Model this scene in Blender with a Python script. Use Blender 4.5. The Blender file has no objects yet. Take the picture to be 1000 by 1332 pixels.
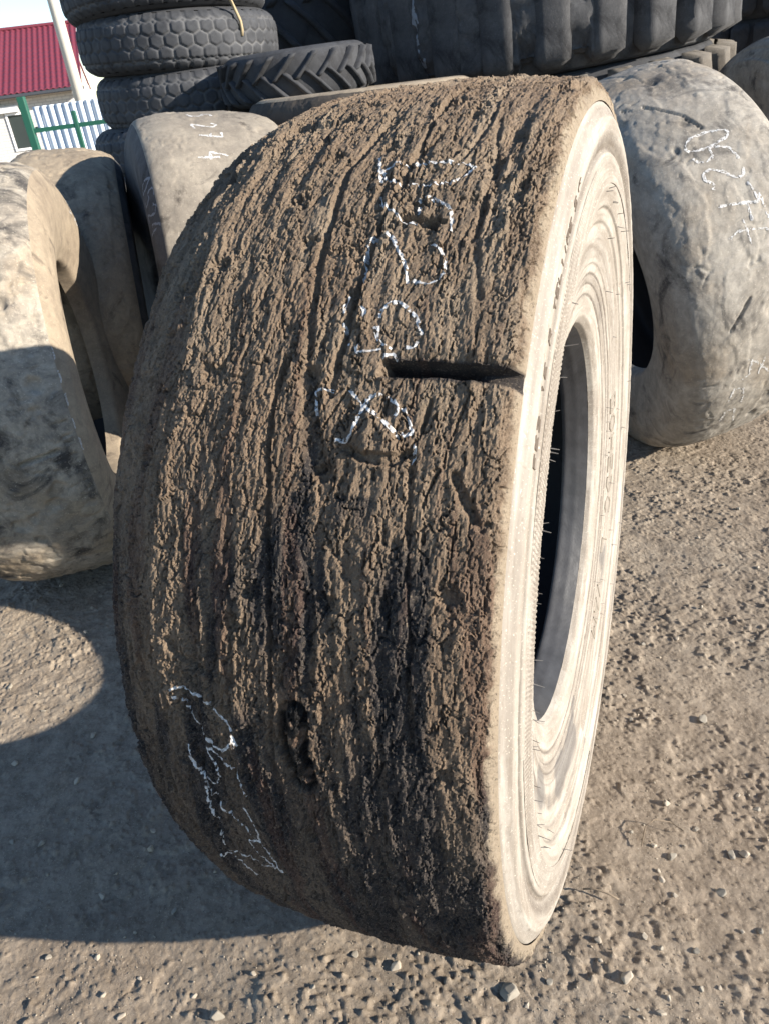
import bpy, bmesh, math, random
import numpy as np
from mathutils import Matrix, Vector
R_ = math.radians
S = bpy.context.scene
COL = S.collection

# ------------------------------------------------------------------ camera, sky, sun, exposure
def set_camera():
    pitch, roll, h = 0.5224, 0.1333, 1.7395
    fwd = Vector((0, math.cos(pitch), -math.sin(pitch)))
    right = Vector((1, 0, 0)); down = fwd.cross(right)
    r2 = math.cos(roll)*right + math.sin(roll)*down
    d2 = -math.sin(roll)*right + math.cos(roll)*down
    cam = bpy.data.cameras.new('camera'); o = bpy.data.objects.new('camera', cam); COL.objects.link(o)
    m = Matrix((r2, -d2, -fwd)).transposed().to_4x4(); m.translation = (0, 0, h)
    o.matrix_world = m
    cam.sensor_fit = 'VERTICAL'; cam.sensor_height = 36; cam.sensor_width = 27
    cam.lens = 1001.18/1332*36
    cam.clip_start = 0.05; cam.clip_end = 2000
    cam.dof.use_dof = True; cam.dof.focus_distance = 1.5; cam.dof.aperture_fstop = 13.0
    S.camera = o
set_camera()
S.render.resolution_x = 768; S.render.resolution_y = 1024
SUN_EL, SUN_AZ = R_(21.0), R_(-23.0)         # azimuth from +x, counter-clockwise
w = bpy.data.worlds.new('World'); S.world = w; w.use_nodes = True
nt = w.node_tree; nt.nodes.clear()
sky = nt.nodes.new('ShaderNodeTexSky'); sky.sky_type = 'NISHITA'; sky.sun_disc = False
sky.sun_elevation = SUN_EL; sky.sun_rotation = math.pi/2 - SUN_AZ
sky.air_density = 0.9; sky.dust_density = 0.0; sky.ozone_density = 2.2
bg = nt.nodes.new('ShaderNodeBackground'); bg.inputs[1].default_value = 0.10
wo = nt.nodes.new('ShaderNodeOutputWorld')
nt.links.new(sky.outputs[0], bg.inputs[0]); nt.links.new(bg.outputs[0], wo.inputs[0])
sl = bpy.data.lights.new('sun', 'SUN'); sl.energy = 4.8; sl.angle = R_(0.53); sl.color = (1.0, 0.918, 0.80)
so = bpy.data.objects.new('sun', sl); COL.objects.link(so)
sd = Vector((math.cos(SUN_EL)*math.cos(SUN_AZ), math.cos(SUN_EL)*math.sin(SUN_AZ), math.sin(SUN_EL)))
so.rotation_euler = sd.to_track_quat('Z', 'Y').to_euler(); so.location = sd*20
vs = S.view_settings; vs.view_transform = 'Standard'; vs.look = 'None'; vs.gamma = 1; vs.use_curve_mapping = False
vs.exposure = 1.2

# ------------------------------------------------------------------ noise in numpy
_T = {}
def _tab(seed):
    if seed not in _T: _T[seed] = np.random.default_rng(seed).random((256, 256)).astype(np.float32)
    return _T[seed]
def vn(x, y, seed=0):
    xi = np.floor(x).astype(np.int64); yi = np.floor(y).astype(np.int64)
    fx = (x-xi).astype(np.float32); fy = (y-yi).astype(np.float32)
    fx = fx*fx*fx*(fx*(fx*6-15)+10); fy = fy*fy*fy*(fy*(fy*6-15)+10)
    t = _tab(seed); x0 = xi & 255; x1 = (xi+1) & 255; y0 = yi & 255; y1 = (yi+1) & 255
    a = t[x0, y0]; b = t[x1, y0]; c = t[x0, y1]; d = t[x1, y1]
    return (a*(1-fx)+b*fx)*(1-fy)+(c*(1-fx)+d*fx)*fy
def fbm(x, y, oct=4, seed=0, gain=.5):
    s = 0; a = 1; n = 0
    for i in range(oct):
        s = s+a*vn(x*2**i+13.7*i, y*2**i+7.3*i, seed+i); n += a; a *= gain
    return s/n
def cells(x, y, seed=0):
    xi = np.floor(x).astype(np.int64); yi = np.floor(y).astype(np.int64)
    t1 = _tab(seed+500); t2 = _tab(seed+501); t3 = _tab(seed+502)
    f1 = np.full(x.shape, 9., np.float32); f2 = f1.copy(); idv = np.zeros(x.shape, np.float32)
    for i in (-1, 0, 1):
        for j in (-1, 0, 1):
            cx = (xi+i) & 255; cy = (yi+j) & 255
            dx = xi+i+t1[cx, cy]-x; dy = yi+j+t2[cx, cy]-y
            d = np.sqrt(dx*dx+dy*dy).astype(np.float32)
            m = d < f1
            f2 = np.where(m, f1, np.minimum(f2, d)); idv = np.where(m, t3[cx, cy], idv); f1 = np.where(m, d, f1)
    return f1, f2, idv
def ss(a, b, x):
    t = np.clip((x-a)/(b-a), 0, 1); return t*t*(3-2*t)

# ------------------------------------------------------------------ mesh helpers
def mesh_from(name, V, F, smooth=True, attrs=None):
    V = np.ascontiguousarray(V, np.float32).reshape(-1, 3); F = np.ascontiguousarray(F, np.int32)
    k = F.shape[1]; me = bpy.data.meshes.new(name)
    me.vertices.add(len(V)); me.vertices.foreach_set('co', V.ravel())
    me.loops.add(F.size); me.loops.foreach_set('vertex_index', F.ravel())
    me.polygons.add(len(F)); me.polygons.foreach_set('loop_start', np.arange(0, F.size, k, dtype=np.int32))
    if smooth: me.polygons.foreach_set('use_smooth', np.ones(len(F), bool))
    for n, v in (attrs or {}).items():
        a = me.attributes.new(n, 'FLOAT', 'POINT'); a.data.foreach_set('value', np.ascontiguousarray(v, np.float32).ravel())
    me.update(calc_edges=True); me.validate()
    return me
def grid_faces(nu, nv, wrap=False):
    i = np.arange(nu if wrap else nu-1)[:, None]; j = np.arange(nv-1)[None]
    a = i*nv+j; b = ((i+1) % nu)*nv+j
    return np.stack([a, a+1, b+1, b], -1).reshape(-1, 4)
def link(name, me, mat=None, parent=None):
    o = bpy.data.objects.new(name, me); COL.objects.link(o)
    if mat is not None and me is not None and not me.materials: me.materials.append(mat)
    if parent: o.parent = parent
    return o
def tag(o, label=None, cat=None, group=None, kind=None):
    for k, v in (('label', label), ('category', cat), ('group', group), ('kind', kind)):
        if v: o[k] = v
    return o
def empty(name, loc=(0, 0, 0), label=None, cat=None, group=None):
    o = bpy.data.objects.new(name, None); COL.objects.link(o); o.location = loc; o.empty_display_size = .1
    return tag(o, label, cat, group)
def bm_mesh(name, bm, smooth=False):
    me = bpy.data.meshes.new(name); bm.to_mesh(me); bm.free()
    if smooth:
        me.polygons.foreach_set('use_smooth', np.ones(len(me.polygons), bool))
    return me
def box(bm, x0, x1, y0, y1, z0, z1, bevel=0, rot=None):
    r = bmesh.ops.create_cube(bm, size=1)
    m = Matrix.Translation(((x0+x1)/2, (y0+y1)/2, (z0+z1)/2)) @ Matrix.Diagonal((x1-x0, y1-y0, z1-z0, 1))
    if rot is not None: m = rot @ m
    bmesh.ops.transform(bm, matrix=m, verts=r['verts'])
    if bevel:
        es = list({e for v in r['verts'] for e in v.link_edges})
        bmesh.ops.bevel(bm, geom=es, offset=bevel, segments=1, affect='EDGES')

# ------------------------------------------------------------------ materials
def newmat(name):
    m = bpy.data.materials.new(name); m.use_nodes = True; t = m.node_tree; t.nodes.clear()
    o = t.nodes.new('ShaderNodeOutputMaterial'); b = t.nodes.new('ShaderNodeBsdfPrincipled')
    t.links.new(b.outputs[0], o.inputs[0]); b.inputs['Specular IOR Level'].default_value = .35
    return m, t, b
class NB:
    """small helper that chains nodes"""
    def __init__(s, t): s.t = t
    def co(s, scale=(1, 1, 1), kind='Object'):
        c = s.t.nodes.new('ShaderNodeTexCoord'); m = s.t.nodes.new('ShaderNodeMapping')
        m.inputs['Scale'].default_value = scale; s.t.links.new(c.outputs[kind], m.inputs[0]); return m.outputs[0]
    def noise(s, v, scale, det=6, rough=.6, dist=0):
        n = s.t.nodes.new('ShaderNodeTexNoise'); n.inputs['Scale'].default_value = scale
        n.inputs['Detail'].default_value = det; n.inputs['Roughness'].default_value = rough; n.inputs['Distortion'].default_value = dist
        s.t.links.new(v, n.inputs['Vector']); return n.outputs[0]
    def attr(s, name):
        n = s.t.nodes.new('ShaderNodeAttribute'); n.attribute_name = name; return n.outputs['Fac']
    def ramp(s, f, stops):
        r = s.t.nodes.new('ShaderNodeValToRGB'); e = r.color_ramp.elements
        while len(e) < len(stops): e.new(.5)
        for k, (p, c) in enumerate(stops):
            e[k].position = p; e[k].color = (c, c, c, 1) if isinstance(c, (int, float)) else (*c, 1)
        s.t.links.new(f, r.inputs[0]); return r.outputs[0]
    def mix(s, f, a, b, mode='MIX'):
        m = s.t.nodes.new('ShaderNodeMix'); m.data_type = 'RGBA'; m.blend_type = mode
        for sock, v in ((m.inputs[0], f), (m.inputs[6], a), (m.inputs[7], b)):
            if isinstance(v, (int, float)): sock.default_value = v
            elif isinstance(v, tuple): sock.default_value = (*v, 1)
            else: s.t.links.new(v, sock)
        return m.outputs[2]
    def math(s, op, a, b=0):
        m = s.t.nodes.new('ShaderNodeMath'); m.operation = op
        for sock, v in ((m.inputs[0], a), (m.inputs[1], b)):
            if isinstance(v, (int, float)): sock.default_value = v
            else: s.t.links.new(v, sock)
        return m.outputs[0]
    def bump(s, h, strength, dist, prev=None):
        b = s.t.nodes.new('ShaderNodeBump'); b.inputs['Strength'].default_value = strength; b.inputs['Distance'].default_value = dist
        s.t.links.new(h, b.inputs['Height'])
        if prev is not None: s.t.links.new(prev, b.inputs['Normal'])
        return b.outputs[0]

def mat_simple(name, col, rough=.8, var=.25, scale=8, bump=0):
    m, t, b = newmat(name); n = NB(t); v = n.co()
    f = n.noise(v, scale, 5)
    c = n.mix(f, tuple(x*(1-var) for x in col), tuple(min(1, x*(1+var)) for x in col))
    t.links.new(c, b.inputs['Base Color']); b.inputs['Roughness'].default_value = rough
    if bump: t.links.new(n.bump(n.noise(v, scale*6, 4), .5, bump), b.inputs['Normal'])
    return m
def mat_worn(name, dust, dust2, dark, dark_lo=.52, dark_hi=.66, seed=0., rub=.5, streak=1.0, brown=None):
    """dusty scuffed rubber of the old tyres"""
    m, t, b = newmat(name); n = NB(t)
    v = n.co((1, 1, 1)); vo = t.nodes.new('ShaderNodeVectorMath'); vo.operation = 'ADD'; vo.inputs[1].default_value = (seed, seed*1.7, seed*.3)
    t.links.new(v, vo.inputs[0]); v = vo.outputs[0]
    c = n.mix(n.ramp(n.noise(v, 3.5, 8, .62, .6), [(.35, 0.), (.65, 1.)]), dust, dust2)
    if brown: c = n.mix(n.ramp(n.noise(v, 2.2, 6, .6, .4), [(.5, 0.), (.68, .8)]), c, brown)
    dk = n.ramp(n.noise(v, 5.5, 9, .66, .8), [(dark_lo, 0.), (dark_hi, 1.)])
    c = n.mix(dk, c, dark)
    sc = n.ramp(n.noise(v, 26, 6, .7, .5), [(.38, 0.), (.62, 1.)])
    c = n.mix(n.math('MULTIPLY', sc, rub), c, n.mix(.55, c, dark))
    fl = n.ramp(n.noise(v, 160, 3, .6), [(.60, 0.), (.72, 1.)])
    c = n.mix(n.math('MULTIPLY', fl, .45), c, tuple(min(1, x*1.5) for x in dust))
    t.links.new(c, b.inputs['Base Color'])
    b.inputs['Roughness'].default_value = .88
    nb = n.bump(n.noise(v, 55, 6, .7), .5, .004)
    nb = n.bump(n.noise(v, 420, 3, .6), .35, .0012, nb)
    t.links.new(nb, b.inputs['Normal'])
    return m
def mat_mudtread():
    m, t, b = newmat('mud_caked_rubber'); n = NB(t)
    v = n.co(); at = n.attr('mud'); r2 = n.attr('rub')
    mud = n.mix(n.ramp(n.noise(v, 18, 8, .7), [(.33, 0.), (.67, 1.)]), (.262, .184, .122), (.135, .092, .061))
    mud = n.mix(n.ramp(n.noise(v, 4, 5, .6), [(.4, 0.), (.7, .7)]), mud, (.235, .18, .125))
    rb = n.mix(n.ramp(n.noise(v, 30, 6, .7), [(.4, 0.), (.6, 1.)]), (.030, .026, .026), (.065, .052, .045))
    c = n.mix(at, rb, mud)
    c = n.mix(n.math('MULTIPLY', r2, .5), c, (.10, .052, .036))
    c = n.mix(n.attr('dust'), c, (.36, .29, .21))
    gr = n.ramp(n.noise(v, 320, 3, .65), [(.56, 0.), (.70, 1.)])
    c = n.mix(n.math('MULTIPLY', gr, .6), c, (.36, .285, .20))
    bl = n.ramp(n.noise(v, 210, 3, .65), [(.30, 1.), (.42, 0.)])
    c = n.mix(n.math('MULTIPLY', bl, .75), c, (.022, .017, .014))
    c = n.mix(n.attr('tar'), c, (.008, .007, .007))
    t.links.new(c, b.inputs['Base Color'])
    ro = n.ramp(n.attr('tar'), [(0., .86), (1., .28)]); t.links.new(ro, b.inputs['Roughness'])
    nb = n.bump(n.noise(v, 170, 6, .75), 1., .0055)
    nb = n.bump(n.noise(v, 620, 3, .65), .8, .0018, nb)
    t.links.new(nb, b.inputs['Normal'])
    return m
def mat_ground():
    m, t, b = newmat('dry_dirt'); n = NB(t); v = n.co()
    c = n.mix(n.ramp(n.noise(v, 1.3, 7, .62), [(.35, 0.), (.65, 1.)]), (.270, .216, .162), (.345, .287, .220))
    c = n.mix(n.ramp(n.noise(v, 22, 7, .7), [(.40, 0.), (.64, .8)]), c, (.175, .138, .102))
    c = n.mix(n.ramp(n.noise(v, 240, 3, .6), [(.60, 0.), (.70, .8)]), c, (.42, .36, .29))
    c = n.mix(n.ramp(n.noise(v, 170, 3, .6), [(.30, .6), (.40, 0.)]), c, (.10, .08, .062))
    t.links.new(c, b.inputs['Base Color']); b.inputs['Roughness'].default_value = .95; b.inputs['Specular IOR Level'].default_value = .15
    nb = n.bump(n.noise(v, 70, 7, .7), .7, .006)
    nb = n.bump(n.noise(v, 420, 3, .65), .6, .0016, nb)
    t.links.new(nb, b.inputs['Normal'])
    return m
def mat_sidewall():
    """pale dust wiped in rings over the sidewall of the standing tyre"""
    m, t, b = newmat('pale_dusty_sidewall'); n = NB(t); v = n.co(); at = n.attr('ring')
    cb = t.nodes.new('ShaderNodeCombineXYZ'); t.links.new(n.attr('ang'), cb.inputs[0]); t.links.new(n.attr('rad'), cb.inputs[1]); cv = cb.outputs[0]
    mp = t.nodes.new('ShaderNodeMapping'); mp.inputs['Scale'].default_value = (1.3, 26, 1); t.links.new(cv, mp.inputs[0])
    st = n.noise(mp.outputs[0], 1.6, 8, .66, .25)
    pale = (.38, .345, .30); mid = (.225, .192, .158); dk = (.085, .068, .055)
    c = n.mix(n.ramp(st, [(.40, 0.), (.60, 1.)]), mid, pale)
    c = n.mix(n.ramp(n.noise(v, 7, 8, .65, .7), [(.46, 0.), (.64, .8)]), c, n.mix(.35, mid, pale))
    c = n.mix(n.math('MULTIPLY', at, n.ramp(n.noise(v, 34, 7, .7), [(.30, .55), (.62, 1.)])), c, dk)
    c = n.mix(n.ramp(n.noise(v, 90, 5, .7), [(.56, 0.), (.70, .6)]), c, (.20, .165, .13))
    c = n.mix(n.ramp(n.noise(v, 300, 2, .6), [(.63, 0.), (.72, .8)]), c, (.60, .54, .45))
    c = n.mix(n.attr('bare'), c, (.055, .055, .06))
    t.links.new(c, b.inputs['Base Color']); b.inputs['Roughness'].default_value = .8
    nb = n.bump(n.noise(v, 90, 6, .7), .45, .0025)
    nb = n.bump(st, .15, .003, nb)
    t.links.new(nb, b.inputs['Normal'])
    return m
M = dict(
    ground=mat_ground(), mud=mat_mudtread(), side=mat_sidewall(),
    bone=mat_worn('cream_dusty_rubber', (.43, .385, .315), (.30, .26, .21), (.055, .05, .047), .49, .62, 3., .75, brown=(.33, .25, .16)),
    tan=mat_worn('tan_dusty_rubber', (.35, .285, .205), (.25, .20, .145), (.07, .055, .045), .56, .70, 9., .55),
    grey=mat_worn('grey_scuffed_rubber', (.37, .34, .295), (.255, .225, .185), (.075, .068, .062), .53, .66, 17., .7, brown=(.30, .235, .165)),
    taupe=mat_worn('taupe_worn_rubber', (.31, .27, .215), (.215, .185, .15), (.06, .05, .042), .57, .70, 5., .5),
    black=mat_worn('dark_weathered_rubber', (.058, .060, .066), (.036, .037, .041), (.018, .018, .020), .5, .7, 2., .4),
    umber=mat_worn('umber_sidewall_rubber', (.085, .070, .056), (.055, .046, .038), (.028, .025, .023), .5, .7, 6., .4),
    block=mat_worn('grey_weathered_rubber', (.105, .104, .106), (.055, .055, .058), (.022, .022, .024), .5, .66, 7., .6),
    sand=mat_worn('sandy_weathered_rubber', (.20, .175, .145), (.12, .105, .088), (.04, .036, .033), .55, .7, 7., .4),
    liner=mat_simple('bare_inner_rubber', (.026, .026, .029), .55, .3, 14, .002),
    chalk=mat_simple('white_chalk', (.80, .81, .82), .9, .08, 60),
    chalkdim=mat_simple('faded_grey_chalk', (.20, .215, .24), .9, .2, 60),
)
def mat_chalk(name, hi, lo):
    m, t, b = newmat(name); n = NB(t); v = n.co()
    c = n.mix(n.ramp(n.noise(v, 190, 4, .7), [(.36, 0.), (.60, 1.)]), lo, hi)
    t.links.new(c, b.inputs['Base Color']); b.inputs['Roughness'].default_value = .95
    t.links.new(n.bump(n.noise(v, 500, 3, .6), .6, .0012), b.inputs['Normal'])
    return m
M['chalk'] = mat_chalk('white_chalk_dust', (.66, .66, .65), (.30, .27, .245))
def mat_stack():
    m, t, b = newmat('dark_rubber_with_dusty_grooves'); n = NB(t); v = n.co()
    c = n.mix(n.ramp(n.noise(v, 12, 7, .65), [(.38, 0.), (.64, 1.)]), (.034, .036, .041), (.060, .062, .068))
    g = n.math('MULTIPLY', n.attr('groove'), n.ramp(n.noise(v, 9, 5, .6), [(.3, .25), (.6, .85)]))
    c = n.mix(g, c, (.125, .125, .128))
    t.links.new(c, b.inputs['Base Color']); b.inputs['Roughness'].default_value = .8
    t.links.new(n.bump(n.noise(v, 120, 5, .7), .4, .002), b.inputs['Normal'])
    return m
M['stack'] = mat_stack()

# ------------------------------------------------------------------ the ground, one sheet to the horizon
def axis_pts(lo, hi, step, far, g=1.12):
    c = list(np.arange(lo, hi, step)); out = []; p = hi; d = step
    while p < far: out.append(p); d *= g; p += d
    neg = []; p = lo; d = step
    while p > -far: d *= g; p -= d; neg.append(p)
    return np.array(neg[::-1]+c+out)
def ground_h(X, Y):
    near = np.exp(-np.maximum(0, np.hypot(X, Y-2)-4)/6)
    u = X*.8+Y*.6; q = -X*.6+Y*.8
    h = .030*(fbm(X*1.1, Y*1.1, 3, 1)-.5)+.016*(fbm(X*5, Y*5, 3, 4)-.5)
    wx = X+.02*(fbm(X*14, Y*14, 2, 60)-.5); wy = Y+.02*(fbm(X*14, Y*14, 2, 63)-.5)
    patch = ss(.40, .60, fbm(X*2.3, Y*2.3, 3, 21)); p2 = ss(.42, .60, fbm(X*6, Y*6, 3, 24))
    h = h+.0064*(fbm(u*16, q*24, 5, 12, .66)-.5)*(.5+.7*patch)
    h = h+.0045*ss(.50, .56, fbm(wx*20, wy*28, 4, 16, .6))*(.35+.65*p2)
    h = h-.0030*ss(.60, .66, fbm(wx*34, wy*30, 3, 18, .6))*(.3+.7*patch)
    f1, f2, idv = cells(wx*46, wy*46, 3)
    h = h+.0075*ss(.42, .10, f1)*ss(.62, .95, idv)*(.25+.75*p2)
    f1, f2, idv = cells(wx*85, wy*85, 5)
    h = h+.0042*ss(.42, .10, f1)*ss(.60, .95, idv)
    h = h-.008
    k = np.exp(-(((X-.13)*.91-(Y-1.5)*.41)**2/.32**2+((X-.13)*.41+(Y-1.5)*.91)**2/.20**2)**2)
    return h*near*(1-k)-.003*k
def build_ground():
    xs = axis_pts(-1.75, 2.1, .0042, 400); ys = axis_pts(.62, 3.5, .0045, 400)
    X, Y = np.meshgrid(xs, ys, indexing='ij')
    Z = ground_h(X, Y)
    V = np.stack([X, Y, Z], -1)
    F = grid_faces(len(xs), len(ys))[:, ::-1]
    tag(link('ground', mesh_from('ground', V, F), M['ground']), kind='structure')
build_ground()

# ------------------------------------------------------------------ tyre machinery
def dense(pts, step=.004, smooth=.010):
    p = np.array(pts, float); d = np.r_[0, np.cumsum(np.hypot(*np.diff(p, axis=0).T))]
    n = max(8, int(d[-1]/step)); s = np.linspace(0, d[-1], n)
    q = np.stack([np.interp(s, d, p[:, 0]), np.interp(s, d, p[:, 1])], 1)
    if smooth:
        k = int(smooth*2.5/step); w_ = np.exp(-.5*(np.arange(-k, k+1)*step/smooth)**2); w_ /= w_.sum()
        pad = np.vstack([2*q[0]-q[k:0:-1], q, 2*q[-1]-q[-2:-k-2:-1]]) if k > 0 else q
        if k > 0: q = np.stack([np.convolve(pad[:, i], w_, 'valid') for i in (0, 1)], 1)
    return q
class Patch:
    """a lathe patch: profile (x, r) swept over the angles T, pushed out by h(T, profile)"""
    def __init__(s, prof, T, h=None, centre=0, lying=False, base=0, dirn=None):
        s.prof = prof; s.T = T
        t = np.gradient(prof, axis=0); t /= np.linalg.norm(t, axis=1)[:, None]+1e-9
        nrm = np.stack([-t[:, 1], t[:, 0]], 1)
        TT, X = np.meshgrid(T, prof[:, 0], indexing='ij'); _, Rr = np.meshgrid(T, prof[:, 1], indexing='ij')
        H = h(TT, X, Rr) if h is not None else np.zeros_like(TT)
        s.H = H
        nx, nr = nrm[:, 0][None], nrm[:, 1][None]
        if dirn is not None: nx, nr = nx*0+dirn[0], nr*0+dirn[1]
        x = X+H*nx; r = Rr+H*nr
        s.lying = lying
        if lying: P = np.stack([r*np.sin(TT), r*np.cos(TT), x+base], -1)
        else: P = np.stack([x, r*np.sin(TT), r*np.cos(TT)+centre], -1)
        s.P = P; s.N = nrm
    def sample(s, T, k, off):
        i = np.clip(np.interp(T, s.T, np.arange(len(s.T))), 0, len(s.T)-1.001); k = np.clip(k, 0, len(s.prof)-1.001)
        i0 = i.astype(int); k0 = k.astype(int); fi = (i-i0)[..., None]; fk = (k-k0)[..., None]; P = s.P
        p = (P[i0, k0]*(1-fi)+P[i0+1, k0]*fi)*(1-fk)+(P[i0, k0+1]*(1-fi)+P[i0+1, k0+1]*fi)*fk
        n = s.N[k0]; nr = n[..., 1]; nx = n[..., 0]
        if s.lying: nn = np.stack([nr*np.sin(T), nr*np.cos(T), nx], -1)
        else: nn = np.stack([nx, nr*np.sin(T), nr*np.cos(T)], -1)
        hh = s.H[i0, k0]
        return p+nn*off, hh
    def obj(s, name, mat, parent, attrs=None, wrap=True, flip=False):
        F = grid_faces(len(s.T), len(s.prof), wrap)
        if flip: F = F[:, ::-1]
        s.o = link(name, mesh_from(name, s.P, F, True, attrs), mat, parent); return s.o
def chalk(patch, strokes, width, mat, parent, name='chalk_number', by='x', seed=0, off=.0007, gap=.42, step=.0014):
    """chalk strokes as thin broken skins that follow the rubber"""
    key = patch.prof[:, 0] if by == 'x' else patch.prof[:, 1]
    order = np.argsort(key); VV = []; FF = []; base = 0
    for n_, st in enumerate(strokes):
        st = np.array(st, float)
        if len(st) < 2: continue
        r0 = patch.prof[:, 1].mean()
        k = np.interp(st[:, 1], key[order], order.astype(float))
        sc = np.linalg.norm(np.diff(patch.prof, axis=0), axis=1).mean()
        A = np.stack([st[:, 0]*r0, k*sc], 1)
        d = np.r_[0, np.cumsum(np.hypot(*np.diff(A, axis=0).T))]; m = max(3, int(d[-1]/step))
        s_ = np.linspace(0, d[-1], m); B = np.stack([np.interp(s_, d, A[:, i]) for i in (0, 1)], 1)
        for _ in range(3): B[1:-1] = (B[:-2]+2*B[1:-1]+B[2:])/4
        B += .0022*(np.stack([vn(s_*60, s_*0+n_, 70+seed), vn(s_*60, s_*0+n_+50, 71+seed)], 1)-.5)
        t = np.gradient(B, axis=0); t /= np.linalg.norm(t, axis=1)[:, None]+1e-9; nr = np.stack([-t[:, 1], t[:, 0]], 1)
        wd = width*(.55+.9*vn(s_*90, s_*0+n_*3, 73+seed)); c = np.linspace(-.5, .5, 6)
        Q = B[:, None]+nr[:, None]*wd[:, None, None]*c[None, :, None]
        p, hh = patch.sample(Q[..., 0]/r0, Q[..., 1]/sc, off)
        keep = fbm(Q[..., 0]*330, Q[..., 1]*330, 2, 77+seed) > gap-.0
        med = np.median(hh); keep &= hh > med-.0060
        F = grid_faces(m, 6); kf = keep.ravel()[F].sum(1) >= 3; F = F[kf]
        VV.append(p.reshape(-1, 3)); FF.append(F+base); base += m*6
    me = mesh_from(name, np.concatenate(VV), np.concatenate(FF), True)
    o = link(name, me, mat, parent); return o

def place(root, cx, cy, yaw, tilt, R, dz=0):
    a = Vector((math.cos(yaw)*math.cos(tilt), math.sin(yaw)*math.cos(tilt), math.sin(tilt)))
    up = (Vector((0, 0, 1))-a[2]*a).normalized(); fw = up.cross(a)
    c = Vector((cx, cy, R*math.cos(tilt)+dz))
    m = Matrix((a, fw, up)).transposed().to_4x4(); m.translation = c-up*R
    root.matrix_world = m

def generic_profile(R, W, ke, rh, bulge=.035):
    h = W/2; out = []
    n = 18
    for i in range(n+1):
        x = -h+W*i/n; out.append((x*.985, R*(1-(1-ke)*abs(2*x/W)**4)))
    side = [(h+.012, ke*R-.03), (h+bulge*.8, .88*R), (h+bulge, .80*R), (h+bulge*.85, .72*R), (h+.004, .60*R),
            (h-.008, rh+.035), (h-.022, rh), (h-.085, rh-.008)]
    left = [(-x, r) for x, r in side[::-1]]
    full = dense(left+out+side, .006, .012)
    return full
def worn_tyre(name, label, cx, cy, yaw, tilt, R, W, ke, rh, mat, liner, hfun=None, step=.007, tz=(-math.pi, math.pi), attr=None, smat=None, dz=0, group=None):
    root = empty(name, label=label, cat='tyre', group=group)
    full = generic_profile(R, W, ke, rh)
    rj = ke*R-.012
    ia = np.argmax(full[:, 1] > rj); ib = len(full)-1-np.argmax(full[::-1, 1] > rj)
    T = np.linspace(math.pi*.5, math.pi*2.5, int(2*math.pi*R/step), endpoint=False)-math.pi*2
    P = {}
    def part(prof, nm, mt, hf, st=1):
        p = Patch(prof, T[::st], hf, R); p.obj(nm, mt, root, wrap=True, flip=False); return p
    fade = lambda X: 1-ss(W*.46, W*.5, np.abs(X))
    P['tread'] = part(full[ia:ib+1], 'tread', mat, (lambda TT, X, Rr: hfun(TT*R, X)*fade(X)) if hfun else None)
    P['right'] = part(full[ib:], 'sidewall', smat or mat, None, 2)
    P['left'] = part(full[:ia+1], 'sidewall', smat or mat, None, 2)
    h = W/2
    lin = dense([(-h+.085, rh-.008), (-h+.09, rh+.03), (-h+.045, .66*R), (-h+.03, .80*R), (-h+.07, .90*R), (0, .925*R), (h-.07, .90*R), (h-.03, .80*R), (h-.045, .66*R), (h-.09, rh+.03), (h-.085, rh-.008)], .02, .012)
    lin[:, 0][0] = -h+.085; lin[-1] = (h-.085, rh-.008)
    lp = Patch(lin, T[::6], None, R); lp.obj('inner_liner', liner, root, wrap=True, flip=True)
    place(root, cx, cy, yaw, tilt, R, dz)
    return root, P

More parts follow.
